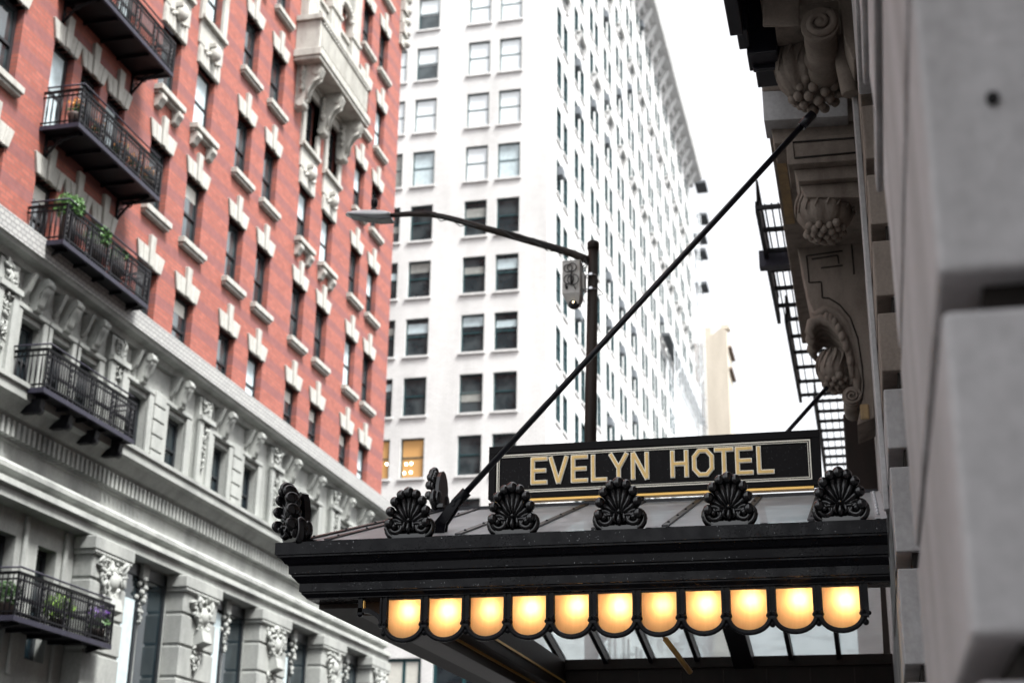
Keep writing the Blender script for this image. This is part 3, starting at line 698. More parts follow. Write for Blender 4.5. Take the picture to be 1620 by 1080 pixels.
# air conditioners
acp = [(920, 107), (918, 185), (943, 168), (885, 258), (966, 225), (956, 136), (960, 420), (960, 497), (982, 462), (982, 538), (1001, 506), (1001, 578), (960, 648), (1009, 658), (981, 148), (1019, 55), (955, 8), (921, 500), (1045, 488), (996, 135)]
ac0 = None; used = set()
for px, py in acp:
    p = atX(px, py, XB+.25)
    c = min(right, key=lambda o: abs(o[0]+.6-p.y)*1.5+abs(o[3]-.3-p.z))
    if c in used: continue
    used.add(c); y, y1, z0, z1 = c
    if ac0 is None:
        v = MB(); v.box(-.3, .45, -.42, .42, 0, .62).box(.451, .47, -.36, .36, .06, .28).box(.451, .47, -.36, .36, .34, .56)
        ac0 = v.build('air_conditioner', 'ac', None, local=True); a = ac0
        tag(a, 'grey air conditioner sticking out of a window on the side of the white tower', 'air conditioner', 'air conditioners on the white tower')
    else: a = ac0.copy(); C.objects.link(a)
    a.location = (XB-.1, (y+y1)/2, z0+1.32)
# scaffold at the far end, and the building beyond
sc = thing('scaffold', 'pale grey scaffold with a long dark deck at the far end of the white tower', 'scaffold', (XB+1, 150, 0))
v = MB()
y = 136.0
while y < 165:
    h = 52+ (y-136)*.1 if y < 158 else 79
    for x in (XB+.3, XB+1.0): v.tube([(x, y, 0), (x, y, h)], .05, 5)
    y += 2.4
for k in range(20):
    z = 14+k*3.4; a = 136 if z < 53 else 158.5
    for x in (XB+.3, XB+1.0): v.tube([(x, a, z), (x, 165, z)], .045, 5)
    if k % 2 == 0: v.tube([(XB+1.0, a, z), (XB+1.0, a+6, z+3.4)], .04, 5)
v.build('tubes', 'scaf', sc)
v = MB(); v.box(XB+.2, XB+1.0, 132.5, 163, 51.3, 51.6)
v.build('deck', 'scaf_deck', sc)
for z, a in ((79.5, 166), (75.5, 163), (73.4, 163), (69, 163), (84, 166)):
    MB().box(XB+.3, XB+1.7, a, a+3, z, z+.35).build('deck', 'scaf_deck', sc)
tb = thing('tan_building', 'distant cream rendered building with a blank end wall, beyond the white tower', 'building', (-18, 190, 0))
MB().prism([(-19.75, 0), (-16.45, 0), (-16.45, 73.0), (-17.3, 73.4), (-19.75, 71.6)], 'y', 190, 197).build('wall', 'tan', tb)
MB().box(-24, -19.76, 190.5, 214, 0, 71.7).build('shaded_wing', 'tan_dark', tb)  # wing's shade put into its colour: dark brown beside the cream
MB().box(-19.74, -18.7, 191, 193, 71.9, 74.0).build('chimney', 'tan', tb)
MB().box(-17.3, -16.1, 190.4, 192, 73.41, 74.0).build('parapet_cap', 'tan', tb)
for z in (57.6, 67.7, 70.8):
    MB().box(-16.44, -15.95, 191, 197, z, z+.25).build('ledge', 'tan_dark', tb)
# ------------------------------------------------------------------ hotel canopy
XL_, XR_, YF, YK = -5.13, .19, 12.0, 20.1
cn = thing('hotel_canopy', 'black metal and glass entrance canopy with glowing amber scalloped lamp panes', 'canopy', (-2.5, 16, 3.9))
PR = [(0, 4.38), (0, 4.27), (.018, 4.266), (.018, 4.25), (.04, 4.245), (.075, 4.2), (.09, 4.195), (.1, 4.185), (.105, 4.115), (.125, 4.108), (.125, 4.095), (.15, 4.07), (.17, 4.045), (.182, 4.04), (.182, 3.968), (.2, 3.962), (.2, 3.95), (.235, 3.918), (.235, 3.912), (.5, 3.912), (.5, 4.36)]
vs = []; fs = []
for o, z in PR: vs += [(XR_, YF+o, z), (XL_+o, YF+o, z), (XL_+o, YK-o, z), (XR_, YK-o, z)]
n = len(PR)
for i in range(n):
    j = (i+1) % n
    for k in range(3): fs.append((i*4+k, i*4+k+1, j*4+k+1, j*4+k))
fs += [tuple(i*4 for i in range(n)), tuple(i*4+3 for i in range(n))]
MB().add(vs, fs).build('cornice', 'black', cn)
g = random.Random(21); v = MB()
for k in range(520):
    x = g.uniform(XL_+.15, XR_-.05); o, z, th_ = g.choice([(.1045, g.uniform(4.118, 4.18), 1), (.1045, g.uniform(4.118, 4.18), 1), (.1815, g.uniform(3.97, 4.035), 1), (0, g.uniform(4.272, 4.378), 0)])
    if math.sin(x*2.3+z*9)+math.sin(x*5.1)*.6 < g.uniform(-1.6, 1.2): continue
    r = g.uniform(.0012, .003); v.ball((x, YF+o, z), (r, r*.6, r*1.2), 6, 4)
v.build('rain_drops', 'water', cn)['kind'] = 'stuff'
# front valance of lit amber panes
YG = 12.3
p0 = atY(616.4, 949, YG); p1 = atY(1300.7, 928.7, YG); pitch = (p1.x-p0.x)/10; gw = atY(666, 947.5, YG).x-p0.x+.012
zt = (p0.z+p1.z)/2; zb = (atY(641, 1010.5, YG).z+atY(1334, 991.5, YG).z)/2; z1 = zb+.115
def arc(cx, a, b, zc, n=14): return [(cx+a*math.cos(PI+PI*i/n), zc+b*math.sin(PI+PI*i/n)) for i in range(n+1)]
f = MB(); hw = gw/2
oa = arc(0, hw+.004, z1-zb+.002, z1); ob = arc(0, hw+.04, z1-zb+.048, z1+.012)
for i in range(14): f.prism([oa[i], oa[i+1], ob[i+1], ob[i]], 'y', YG-.035-YG, .035)
f.tube([(x, -.02, z) for x, z in arc(0, hw+.03, z1-zb+.034, z1+.008)], .02, 6)
f.box(-hw-.01, hw+.01, -.025, .025, zt, zt+.03).box(-hw-.012, -hw+.002, -.022, .022, z1-.01, zt).box(hw-.002, hw+.012, -.022, .022, z1-.01, zt)
for s in (-1, 1): f.ball((s*(hw+.018), -.02, z1+.012), (.026, .04, .026), 8, 6)
x0 = p0.x+hw-.006
lp = f.build('lamp_panel', 'black', cn, local=True); lp.location = (x0+2.5, YG-16, -3.9)
pg = [(-hw, zt), (hw, zt)]+arc(0, hw, z1-zb, z1)[::-1]
MB().add([(x, 0, z) for x, z in pg], [tuple(range(len(pg)))]).build('pane', 'lamp_glass', lp, local=True)
MB().ball((.035, .085, zt-.1), .021, 12, 8).build('bulb', 'bulb', lp, local=True)
g = random.Random(4)
for i in range(1, 11):
    c_ = copy_tree(lp, cn, (x0+2.5+pitch*i, YG-16, -3.9))
    for q in bpy.data.objects:
        if q.parent == c_ and q.name.startswith('bulb'): q.location = (g.uniform(-.022, .012), 0, g.uniform(-.012, .012))
f = MB(); pw_ = (pitch-gw)/2-.004
f.box(-pw_, pw_, -.03, .03, z1-.005, 3.915).box(-pw_, -pw_*.45, -.042, -.031, z1, zt+.02).box(pw_*.45, pw_, -.042, -.031, z1, zt+.02)
f.box(-.03, .03, -.045, .03, z1-.028, z1-.006).ball((0, -.005, z1-.07), .027, 10, 8).tube([(0, -.005, z1-.03), (0, -.005, z1-.055)], .012, 8)
for s in (-1, 1): f.ball((s*.03, -.03, z1+.0), .02, 8, 6)
po = f.build('post', 'black', cn, local=True); po.location = (x0-pitch/2+2.5, YG-16, -3.9)
for i in range(1, 12): copy_tree(po, cn, (x0-pitch/2+2.5+pitch*i, YG-16, -3.9))
MB().box(x0-pitch*1.3, x0+pitch*10.5+.1, YG-.02, YG+.03, zt+.031, 3.911).build('head_rail', 'black', cn)
MB().box(x0-pitch*.5, x0+pitch*10.5, YG+.3, YG+.315, z1-.02, 3.9).box(x0-pitch*.5, x0+pitch*10.5, YG+.03, YG+.3, 3.895, 3.91).build('lamp_reflector', plain('brown_lamp_back', (.2, .12, .06), .5), cn)
# clear end bracket to the left of the lamps
xb = x0-pitch/2; v = MB()
v.box(xb-.24, xb-.2, YG-.03, YG+.03, z1+.1, 3.911)
for i in range(10):
    a, b = PI/2*i/10, PI/2*(i+1)/10
    v.prism([(xb-.24+.2*math.sin(a), z1+.02+.1*math.cos(a)), (xb-.24+.2*math.sin(b), z1+.02+.1*math.cos(b)), (xb-.24+.235*math.sin(b), z1+.02+.14*math.cos(b)), (xb-.24+.235*math.sin(a), z1+.02+.14*math.cos(a))], 'y', YG-.03, YG+.03)
v.ball((xb-.02, YG, z1+.0), .03, 8, 6).ball((xb-.23, YG, z1+.11), .03, 8, 6)
v.build('end_bracket', 'black', cn)
MB().box(xb-.195, xb-.188, YG-.02, YG+.02, z1+.15, zt).build('brass_edge', 'gold_trim', cn)
# soffit beams along the street end, with brass edges
MB().box(-4.88, -4.5, 12.52, 19.6, 3.87, 3.911).build('soffit_board', 'brown', cn)
MB().box(-4.498, -4.2, 12.52, 19.6, 3.80, 4.1).build('side_beam', 'beam', cn, bevel=.01)
MB().box(-4.198, -4.04, 12.52, 19.6, 3.93, 4.35).build('inner_beam', 'brown', cn, bevel=.01)
v = MB(); v.box(-4.515, -4.499, 12.6, 19.5, 3.855, 3.869).box(-4.2, -4.185, 12.6, 19.5, 3.9, 3.929).box(-4.9, -4.885, 12.6, 19.5, 3.895, 3.911).box(-4.03, -4.02, 12.6, 19.5, 4.05, 4.075)
v.build('brass_edge', 'gold_trim', cn)
YI = 19.55
MB().box(-4.03, .26, YI, YI+.1, 3.3, 4.30).box(-4.03, .26, YI-.06, YI-.001, 4.22, 4.36).build('end_panel', 'brown', cn, bevel=.01)
v = MB()
for i in range(7): v.box(-3.6+i*.56, -3.585+i*.56, YI-.012, YI-.001, 3.3, 4.2)
v.build('panel_seam', 'beam', cn)
# glazed roof
ZE, YR, ZR = 4.40, 15.0, 5.345; YE0, YE1, ZE1 = 12.12, 19.75, 4.36
rx = atY(1283, 823, 12.12).x; ribs = [rx-.61*i for i in range(8)]
edges = [.17]+ribs+[-4.93]
def front(x, t): # x at eave; the last bars lean in with the end of the roof
    k = max(0, (-x-4.2)/.73); xr = x+.33*k
    return Vector((x+(xr-x)*t, YE0+(YR-YE0)*t, ZE+(ZR-ZE)*t))
def back(x, t):
    k = max(0, (-x-4.2)/.73); xr = x+.33*k
    return Vector((x+(xr-x)*t, YE1+(YR-YE1)*t, ZE1+(ZR-ZE1)*t))
for a, b in zip(edges, edges[1:]):
    for fn in (front, back):
        v = MB(); q = [fn(a-.02, 0), fn(b+.02, 0), fn(b+.02, 1), fn(a-.02, 1)]; up = Vector((0, 0, .012))
        v.add([p+up for p in q], [(0, 1, 2, 3)])
        v.build('roof_pane', 'roof_glass', cn)
def bar(a, b, w_, h0, h1):
    return [(a.x-w_, a.y, a.z+h0), (a.x+w_, a.y, a.z+h0), (a.x+w_, a.y, a.z+h1), (a.x-w_, a.y, a.z+h1), (b.x-w_, b.y, b.z+h0), (b.x+w_, b.y, b.z+h0), (b.x+w_, b.y, b.z+h1), (b.x-w_, b.y, b.z+h1)]
BF = [(0, 1, 2, 3), (7, 6, 5, 4), (0, 4, 5, 1), (1, 5, 6, 2), (2, 6, 7, 3), (3, 7, 4, 0)]
for i, x in enumerate(edges[1:]):
    v = MB(); big = .13 if i == 2 else .028
    for fn in (front, back):
        v.add(bar(fn(x, 0), fn(x, .985), .03, .0125, .03), BF); v.add(bar(fn(x, 0), fn(x, .985), big, -.12 if i != 2 else -.2, -.002), BF)
        for t in (.08, .3, .52, .74, .95): v.ball(fn(x, t)+Vector((0, 0, .032)), (.014, .014, .012), 6, 4)
    v.build('glazing_bar', 'bronze', cn)
v = MB(); v.add(bar(Vector((-4.6, YR, ZR)), Vector((.17, YR, ZR)), .0, 0, 0), [])
v = MB(); v.box(-4.62, .17, YR-.04, YR+.04, ZR-.08, ZR+.035).build('ridge', 'bronze', cn)
a, b, c = Vector((-4.98, YE0, ZE)), Vector((-4.98, YE1, ZE1)), Vector((-4.62, YR, ZR))
MB().add([a, b, c], [(0, 1, 2)]).build('end_pane', 'roof_glass', cn)
v = MB(); v.add(bar(Vector((.15, YE0, ZE)), Vector((.15, YR, ZR)), .05, .013, .022), BF)
for i in range(9): v.ball((.13, YE0+.2+i*.3, ZE+(.2+i*.3)*.328+.03), .018, 6, 4)
v.build('wall_flashing', 'lamp_grey', cn)
v = MB(); v.tube([(-2.07, 13.2, 4.0), (-1.66, 13.85, 3.42)], .014, 8); v.tube([(-1.85, 13.55, 3.69), (-1.66, 13.85, 3.42)], .026, 8)
v.build('brace', 'steel_brace', cn)
# antefixes
def antefix():
    v = MB(); v.box(-.15, .15, -.05, .07, 0, .035)
    # swelling back web
    pts = []
    def tip(i):
        t = R_([0, 23, 47, 71, 96][abs(i)])*(1 if i >= 0 else -1); return .168*math.sin(t), .15+.245*math.cos(t)
    for i in range(-4, 5):
        tx_, tz_ = tip(i); tr = .05 if i == 0 else .044
        P = []; RR = []
        for k in range(11):
            t = k/10
            P.append((tx_*t, -.035*(1-t)+.0-.03*math.sin(PI*t)-.075*t**5, .12+(tz_-.12)*t)); RR.append(.008+.031*t**.9)
        v.tube(P, RR, 10); v.ball((P[-1][0], P[-1][1]-.004, P[-1][2]), (tr, tr*.9, tr*1.05), 14, 10)
        v.tube([(p[0]*.92, p[1]-r_*.75, .12+(p[2]-.12)*.92) for p, r_ in list(zip(P, RR))[2:9]], [.004, .008, .011, .012, .011, .008, .004], 7)
    poly = []
    for i in range(-4, 5):
        tx_, tz_ = tip(i); poly.append((tx_*.97, tz_))
    poly += [(.15, .08), (.13, .036), (-.13, .036), (-.15, .08)]
    v.prism(poly, 'y', -.01, .025)
    for s in (-1, 1):
        sp = []; rr = []
        for k in range(30):
            t = k/29; th = -PI*.5+t*PI*3.4; r = .09*(1-.78*t)
            sp.append((s*(.125+r*math.cos(th)), -.02-.045*t, .098+r*math.sin(th))); rr.append(.03-.01*t)
        v.tube(sp, rr, 8).ball((s*.125, -.07, .098), .026, 10, 8).ball((s*.125, .015, .098), (.078, .03, .078), 12, 8)
        v.tube([(s*.02, -.03, .05), (s*.05, -.055, .09), (s*.035, -.06, .14)], [.014, .02, .01], 7)
        v.tube([(s*.06, -.04, .045), (s*.085, -.055, .085), (s*.1, -.06, .15)], [.012, .016, .008], 7)
    v.tube([(0, -.04, .04), (0, -.065, .08), (0, -.055, .145)], [.02, .024, .008], 8).ball((0, -.055, .155), .022, 8, 6)
    v.rot(Matrix.Diagonal((1.02, 1.25, 1.0, 1)))
    return v
an = None
def place_antefix(loc, rz, lab):
    global an
    if an is None:
        an = antefix().build('antefix', 'black_gloss', cn, local=True); o = an
    else: o = copy_tree(an, cn)
    o.location = (loc[0]+2.5, loc[1]-16, loc[2]-3.9); o.rotation_euler = (0, 0, rz)
    if lab: o['label'] = lab
for px, py in ((649, 849), (813, 842), (981.5, 836), (1155, 830), (1331, 822)):
    p = atY(px, py, 12.06); place_antefix((p.x, 12.07, 4.381), 0, None)
p = atY(468, 853, 12.08); place_antefix((p.x+.02, 12.1, 4.381), R_(-36), 'corner antefix turned towards the street'); [q for q in cn.children if q.name.startswith('antefix')][-1].scale = (.66, 1.5, 1.22)
place_antefix((-4.50, YR+.02, ZR+.03), R_(-98), 'antefix on the end of the roof ridge')
for o in [q for q in cn.children if q.name.startswith('antefix')][-1:]: o.scale = (.8, .9, 1.1)
# tie rods
YD = 12.42
b0 = atY(722, 795, YD); t0 = atY(1281, 186, YD); b00 = atY(690, 843, YD)
v = MB(); v.tube([b0, t0], .0285, 12); v.tube([t0-(t0-b0).normalized()*.12, t0+(t0-b0).normalized()*.05], .045, 12)
rod = v.build('tie_rod', 'black_rod', cn)
dv = (t0-b0).normalized()
v = MB(); v.tube([b0-dv*.02, b0+dv*.14], .05, 10)
for s in (-.035, .035):
    v.prism([(b00.x-.05, 4.36), (b00.x+.07, 4.36), (b00.x+.1, b00.z+.08), (b0.x+.06, b0.z+.02), (b0.x+.0, b0.z+.05), (b00.x-.0, b00.z+.1)], 'y', YD+s-.012, YD+s+.012)
v.tube([(b0.x-.02, YD-.06, b0.z-.02), (b0.x-.02, YD+.06, b0.z-.02)], .022, 8)
v.box(b00.x-.12, b00.x+.12, YD-.08, YD+.08, 4.34, 4.4)
v.build('clevis', 'black', rod)
YD2 = 19.5
t1 = atY(1309, 612, YD2); b1 = t1-dv*((t1.z-4.75)/dv.z)
v = MB(); v.tube([b1, t1], .03, 10); rod2 = v.build('tie_rod', 'black_rod', cn)
MB().tube([b1-dv*.3, b1+dv*.14], .05, 8).build('clevis', 'black', rod2)
# ------------------------------------------------------------------ hotel sign on the ridge
YS = 14.93
sg = thing('hotel_sign', 'long black sign with raised gold letters and a gold border, standing on the canopy ridge', 'sign', (-2.2, YS, 5.4))
sx0 = atY(774.5, 708, YS).x; sx1 = atY(1296, 680, YS).x
zt_ = (atY(773, 708.5, YS).z+atY(1296, 678.5, YS).z)/2; zb_ = (atY(839, 789, YS).z+atY(1287, 766, YS).z)/2
MB().box(sx0, sx1, YS, YS+.12, zb_, zt_).build('board', 'sign_black', sg, bevel=.008)
v = MB()
for x0_, x1_, a, b in ((sx0, sx1, zt_-.085, zt_), (sx0, sx1, zb_, zb_+.05), (sx0, sx0+.075, zb_+.051, zt_-.086), (sx1-.085, sx1, zb_+.051, zt_-.086)): v.box(x0_, x1_, YS-.022, YS-.001, a, b)
v.build('frame', 'sign_black', sg, bevel=.004)
v = MB(); gx0, gx1, ga, gb = sx0+.09, sx1-.1, zb_+.062, zt_-.1
for q, t in ((0, .012), (.024, .006)):
    v.box(gx0+q, gx1-q, YS-.016, YS-.001, gb-q-t, gb-q).box(gx0+q, gx1-q, YS-.016, YS-.001, ga+q, ga+q+t).box(gx0+q, gx0+q+t, YS-.0155, YS-.0012, ga+q+t, gb-q-t).box(gx1-q-t, gx1-q, YS-.0155, YS-.0012, ga+q+t, gb-q-t)
v.build('gold_border', 'gold_pale', sg)
MB().box(sx0+.08, sx1-.09, YS-.0, YS+.11, zb_-.028, zb_-.001).build('gold_underside', 'gold_trim', sg)
v = MB()
for x in (sx0+.03, sx1-.055): v.box(x-.03, x+.055, YS+.01, YS+.1, ZR+.02, zb_-.03)
v.box(-2.3, -2.24, YS+.03, YS+.09, ZR+.02, zb_-.03)
v.build('leg', 'sign_black', sg)
g = random.Random(22); v = MB()
for k in range(500):
    r = g.uniform(.001, .0022); v.ball((g.uniform(sx0+.1, sx1-.1), YS-.0008, zb_+.07+(zt_-zb_-.18)*g.random()**.8), (r, r*.6, r*1.2), 5, 4)
v.build('rain_drops', 'water', sg)['kind'] = 'stuff'
# letters as straight strokes
LZ0 = (atY(841, 767, YS).z+atY(1200, 749.5, YS).z)/2; LZ1 = (atY(841, 723.7, YS).z+atY(1199, 706.3, YS).z)/2
def LX(cx, cy): return atY(750+cx/2.7, 660+cy/2.7, YS).x
letters = [('E', 245, 315), ('V', 316, 408), ('E', 417, 488), ('L', 503, 570), ('Y', 574, 664), ('N', 672, 748), ('H', 840, 918), ('O', 932, 1028), ('T', 1028, 1112), ('E', 1120, 1195), ('L', 1212, 1284)]
S = .2
GL = {'E': [((S/2, 0), (S/2, 1)), ((0, 1-S*.33), (1, 1-S*.33)), ((0, .5), (.92, .5)), ((0, S*.33), (1, S*.33))],
      'L': [((S/2, 0), (S/2, 1)), ((0, S*.33), (1, S*.33))], 'V': [((.12, 1), (.5, 0)), ((.88, 1), (.5, 0))],
      'Y': [((.1, 1), (.5, .45)), ((.9, 1), (.5, .45)), ((.5, .5), (.5, 0))], 'N': [((.11, 0), (.11, 1)), ((.89, 0), (.89, 1)), ((.11, 1), (.89, 0))],
      'H': [((.12, 0), (.12, 1)), ((.88, 0), (.88, 1)), ((.1, .5), (.9, .5))], 'T': [((.5, 0), (.5, 1)), ((0, 1-S*.33), (1, 1-S*.33))],
      'O': [((.11, .28), (.11, .72)), ((.11, .72), (.33, .93)), ((.33, .93), (.67, .93)), ((.67, .93), (.89, .72)), ((.89, .72), (.89, .28)), ((.89, .28), (.67, .07)), ((.67, .07), (.33, .07)), ((.33, .07), (.11, .28))]}
for ch, a, b in letters:
    xa, xb_ = LX(a, 230), LX(b, 230); W = xb_-xa; H = LZ1-LZ0
    out, inn = MB(), MB()
    for k, (p, q) in enumerate(GL[ch]):
        P = Vector((xa+p[0]*W, LZ0+p[1]*H)); Q = Vector((xa+q[0]*W, LZ0+q[1]*H)); d_ = (Q-P).normalized(); nn = Vector((-d_.y, d_.x)); e = .0004*k
        ext = .012 if ch == 'O' else 0
        for mb, hw_, y0, y1, tr in ((out, .0245, -.020, -.001, 0), (inn, .0145, -.028, -.0205, .01)):
            A = P-d_*(ext-tr if ch != 'O' else ext); B = Q+d_*(ext-tr if ch != 'O' else ext)
            mb.prism([tuple(A+nn*hw_), tuple(B+nn*hw_), tuple(B-nn*hw_), tuple(A-nn*hw_)], 'y', YS+y0-e, YS+y1)
    lo = out.build('letter', 'gold_pale', sg); inn.build('letter_face', 'gold', lo)
# ------------------------------------------------------------------ hotel building along the right
hb = thing('hotel_building', 'grey stone hotel front with rusticated piers and carved brackets close on the right', 'building', (.6, 10, 0))
def ypoly(pts, y): return [(p.x, p.z) for p in (atY(a, b, y) for a, b in pts)]
XW = .2
# near pier: blocks with deep joints, far edge flaring out above 4.4 m
v = MB()
levels = [0, 1.2, 1.98, 2.775, 3.62, 4.75, 5.8, 7.2, 9]
for a, b in zip(levels, levels[1:]):
    lo = a+(.09 if a > 0 else 0)
    def fe(z): return 6.0 if z < 4.4 else 6.0+(z-4.4)*.86
    pl = [(3.1, lo), (fe(lo), lo), (fe((lo+b)/2), (lo+b)/2), (fe(b), b), (3.1, b)]
    v.prism(pl, 'x', XW+.0, 1.3)
v.build('near_pier', 'hotel', hb, bevel=.018, seg=3)
MB().box(XW+.1, 1.28, 3.2, 5.8, 0, 9).build('joint_core', 'joint', hb)
hp = atY(1570, 158, 3.1)
MB().tube([(hp.x, 3.085, hp.z), (hp.x, 3.2, hp.z)], .015, 12).build('bolt_hole', 'hole', hb)
for z in (4.75, 5.8): MB().box(XW-.03, XW+.0, 3.3, 6.1+(z-4.4)*.8, z-.12, z).build('string_moulding', 'hotel', hb, bevel=.01)
# entrance pier by the canopy
v = MB(); X2 = .235
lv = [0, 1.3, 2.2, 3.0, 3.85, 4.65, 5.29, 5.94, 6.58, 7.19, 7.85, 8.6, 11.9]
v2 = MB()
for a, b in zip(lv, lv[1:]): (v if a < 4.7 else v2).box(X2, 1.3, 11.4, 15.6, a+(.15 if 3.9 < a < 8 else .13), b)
v.build('entrance_pier', 'hotel', hb, bevel=.012, seg=2); v2.build('entrance_pier', 'hotel_dark', hb, bevel=.012, seg=2)  # upper blocks in darker brown: their shade is put into the colour
MB().box(.22, 1.29, 7.6, 11.399, 7.95, 11.5).build('lintel', 'hotel', hb, bevel=.02)
MB().box(X2+.12, 1.28, 11.46, 15.55, 0, 11.9).build('joint_core', 'joint', hb)
v = MB()
for x, a, b in ((X2-.05, 12.6, 12.75), (X2-.04, 13.5, 13.62), (X2-.03, 14.5, 14.62)): v.box(x, X2+.0, a, b, 4.6, 9.9)
v.build('fluting', 'hotel', hb, bevel=.01)
v = MB()
for i, y in enumerate((16.2, 17.1, 18.0, 19.2, 20.2, 21.4)): v.box(X2+.03, 1.2, y, y+.45, 0, 9.5)
v.box(X2+.25, 1.2, 15.6, 24, 0, 16)
v.box(.5, 1.2, -6, 24, 16.301, 34)
v.build('far_pilasters', 'hotel', hb, bevel=.015)
MB().box(.95, 1.3, -6, 11.4, 0, 16).box(.95, 14, -6.3, -6.001, 0, 16).box(1.301, 14, 23.7, 24, 0, 16).box(.95, 14, -6, 23.7, 16.001, 16.3).box(13.7, 14, -6, 23.7, 0, 16).build('wall', 'hotel', hb)
MB().box(-.2, 1.2, 24.05, 25.5, 0, 9.0).build('far_bay', 'brown', hb, bevel=.03)
# soffit slab and band over the brackets
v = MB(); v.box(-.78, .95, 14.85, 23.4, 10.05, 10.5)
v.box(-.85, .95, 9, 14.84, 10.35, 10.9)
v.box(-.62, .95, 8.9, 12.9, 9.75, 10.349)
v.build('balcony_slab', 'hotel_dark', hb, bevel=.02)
for q in ((-.74, -.62, 15.1, 18.5, 10.035, 10.049), (-.6, -.52, 15.4, 17.2, 10.03, 10.049), (-.62, -.56, 12.2, 12.5, 9.735, 9.749)): MB().box(*q).build('stained_soffit', 'rust_stain', hb)
v = MB(); v.box(-.93, -.80, 6, 12.4, 9.3, 10.5).box(-.87, -.76, 12.4, 12.75, 9.35, 10.3).box(-.80, -.5, 12.76, 13.1, 9.3, 10.2).box(-.745, -.52, 13.11, 13.45, 9.3, 9.75).box(-.76, -.5, 13.0, 13.05, 9.25, 9.31)
v.build('metal_moulding', 'bronze', hb, bevel=.012)
# near bracket: scroll seen end on, leaf and grapes beside it
def spiral(v, c, r, y, turns=2.2, t0=0, sgn=1, th=.03):
    pts = []; rr = []
    for k in range(48):
        t = k/47; a = t0+sgn*t*turns*2*PI; q = r*(1-.8*t); pts.append((c[0]+q*math.cos(a), y-.02*t, c[1]+q*math.sin(a))); rr.append(th*(1-.5*t))
    v.tube(pts, rr, 7)
ca = atY(1297, 38, 12.0); cA = (ca.x, ca.z)
bA = thing  # (kept short: brackets are parts of the hotel front)
v = MB(); r = .175
v.tube([(cA[0], 12.0, cA[1]), (cA[0], 12.06, cA[1]), (cA[0], 12.1, cA[1]), (cA[0], 12.35, cA[1]), (cA[0], 12.6, cA[1]), (cA[0], 12.62, cA[1]), (cA[0], 12.66, cA[1]), (cA[0], 13.0, cA[1])], [r, r, r*.88, r*.9, r*.84, r*1.0, r*.86, r*.84], 24)
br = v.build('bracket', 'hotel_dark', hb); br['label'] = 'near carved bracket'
v = MB(); spiral(v, cA, .14, 11.985, 1.5, PI*.3, -1, .042); v.ball((cA[0], 11.97, cA[1]), (.05, .03, .05), 10, 8); v.build('volute', 'hotel_dark', br)
v = MB(); pl = ypoly([(1318, -60), (1370, -60), (1372, 90), (1350, 95), (1336, 60)], 12.05); v.prism(pl, 'y', 12.05, 13.0)
v.tube([(x, 12.5, z) for x, z in ypoly([(1340, 60), (1338, 100), (1345, 150)], 12.5)], [.1, .1, .08], 12)
v.box(-.62, .2, 12.1, 12.9, 9.6, 9.9).box(-.5, .2, 12.15, 12.85, 9.4, 9.599)
pl = ypoly([(1206, -30), (1264, -30), (1264, 36), (1206, 36)], 12.0); v.prism(pl, 'y', 12.05, 12.09)
v.build('bracket_body', 'hotel_dark', br, bevel=.012)
def leafball(v, c, r, lobes=9, amp=.2):
    v.ball(c, r, 72, 24, fn=lambda ph, th: 1+amp*(abs(math.cos(ph*lobes/2+.5*math.cos(th)))**.6-.5)*math.sin(th)+.025*math.sin(ph*lobes*3+th*7))
def veins(v, c, r, k=14):
    for i in range(k):
        ph = 2*PI*i/k+.2
        v.tube([(c[0]+1.07*r[0]*math.sin(t)*math.cos(ph+.25*math.sin(t*2)), c[1]+1.07*r[1]*math.sin(t)*math.sin(ph+.25*math.sin(t*2)), c[2]+1.07*r[2]*math.cos(t)) for t in [.4+.18*j for j in range(9)]], [.008+.012*math.sin(PI*j/8) for j in range(9)], 5)
def grapes(v, c, r, n, s, seed, cut=.1):
    g = random.Random(seed); k = 0
    while k < n:   # points spread over the lower half of an ellipsoid
        z = -1+(1+cut)*(k+.5)/n; a = k*2.399963
        q = math.sqrt(max(0, 1-z*z)); p = (c[0]+r[0]*q*math.cos(a), c[1]+r[1]*q*math.sin(a), c[2]+r[2]*z)
        ss = s*g.uniform(.85, 1.15); v.ball(p, (ss, ss, ss*1.1), 10, 8); k += 1
c0 = atY(1268, 106, 13.1); v = MB(); rA = (.25, .28, .34); leafball(v, (c0.x, 13.1, c0.z), rA); veins(v, (c0.x, 13.1, c0.z), rA); v.build('carved_leaf', 'hotel_dark', br)
g0 = atY(1292, 140, 13.2); v = MB(); v.ball((g0.x, 13.15, g0.z), (.25, .24, .16), 16, 10); grapes(v, (g0.x, 13.15, g0.z), (.27, .26, .24), 46, .047, 1, .35); v.build('grape_bunch', 'hotel_dark', br)
# middle bracket: panelled block over a hanging leaf and grape boss
v = MB(); Ym = 15.0
def blk(pts, y0, y1): v.prism(ypoly(pts, Ym), 'y', y0, y1)
blk([(1218, 194), (1352, 186), (1354, 214), (1224, 222)], 15.08, 15.6)
blk([(1243, 220), (1362, 212), (1364, 254), (1246, 262)], 14.98, 15.6)
blk([(1255, 262), (1362, 254), (1362, 274), (1262, 281)], 15.1, 15.7)
blk([(1264, 281), (1362, 274), (1362, 300), (1274, 300)], 15.2, 15.9)
MB().prism(ypoly([(1206, 147), (1340, 143), (1342, 186), (1209, 194)], 14.9), 'y', 14.86, 15.3).build('slab_end', 'hotel', hb, bevel=.01)
bm_ = v.build('bracket', 'hotel_dark', hb, bevel=.012); bm_['label'] = 'middle carved bracket with a round leaf and grape boss'
v = MB(); fr = ypoly([(1254, 225), (1352, 218), (1354, 241), (1257, 250)], 14.97); 
v.tube([(x, 14.975, z) for x, z in fr], .012, 6, closed=True); v.build('panel_moulding', 'joint', bm_)
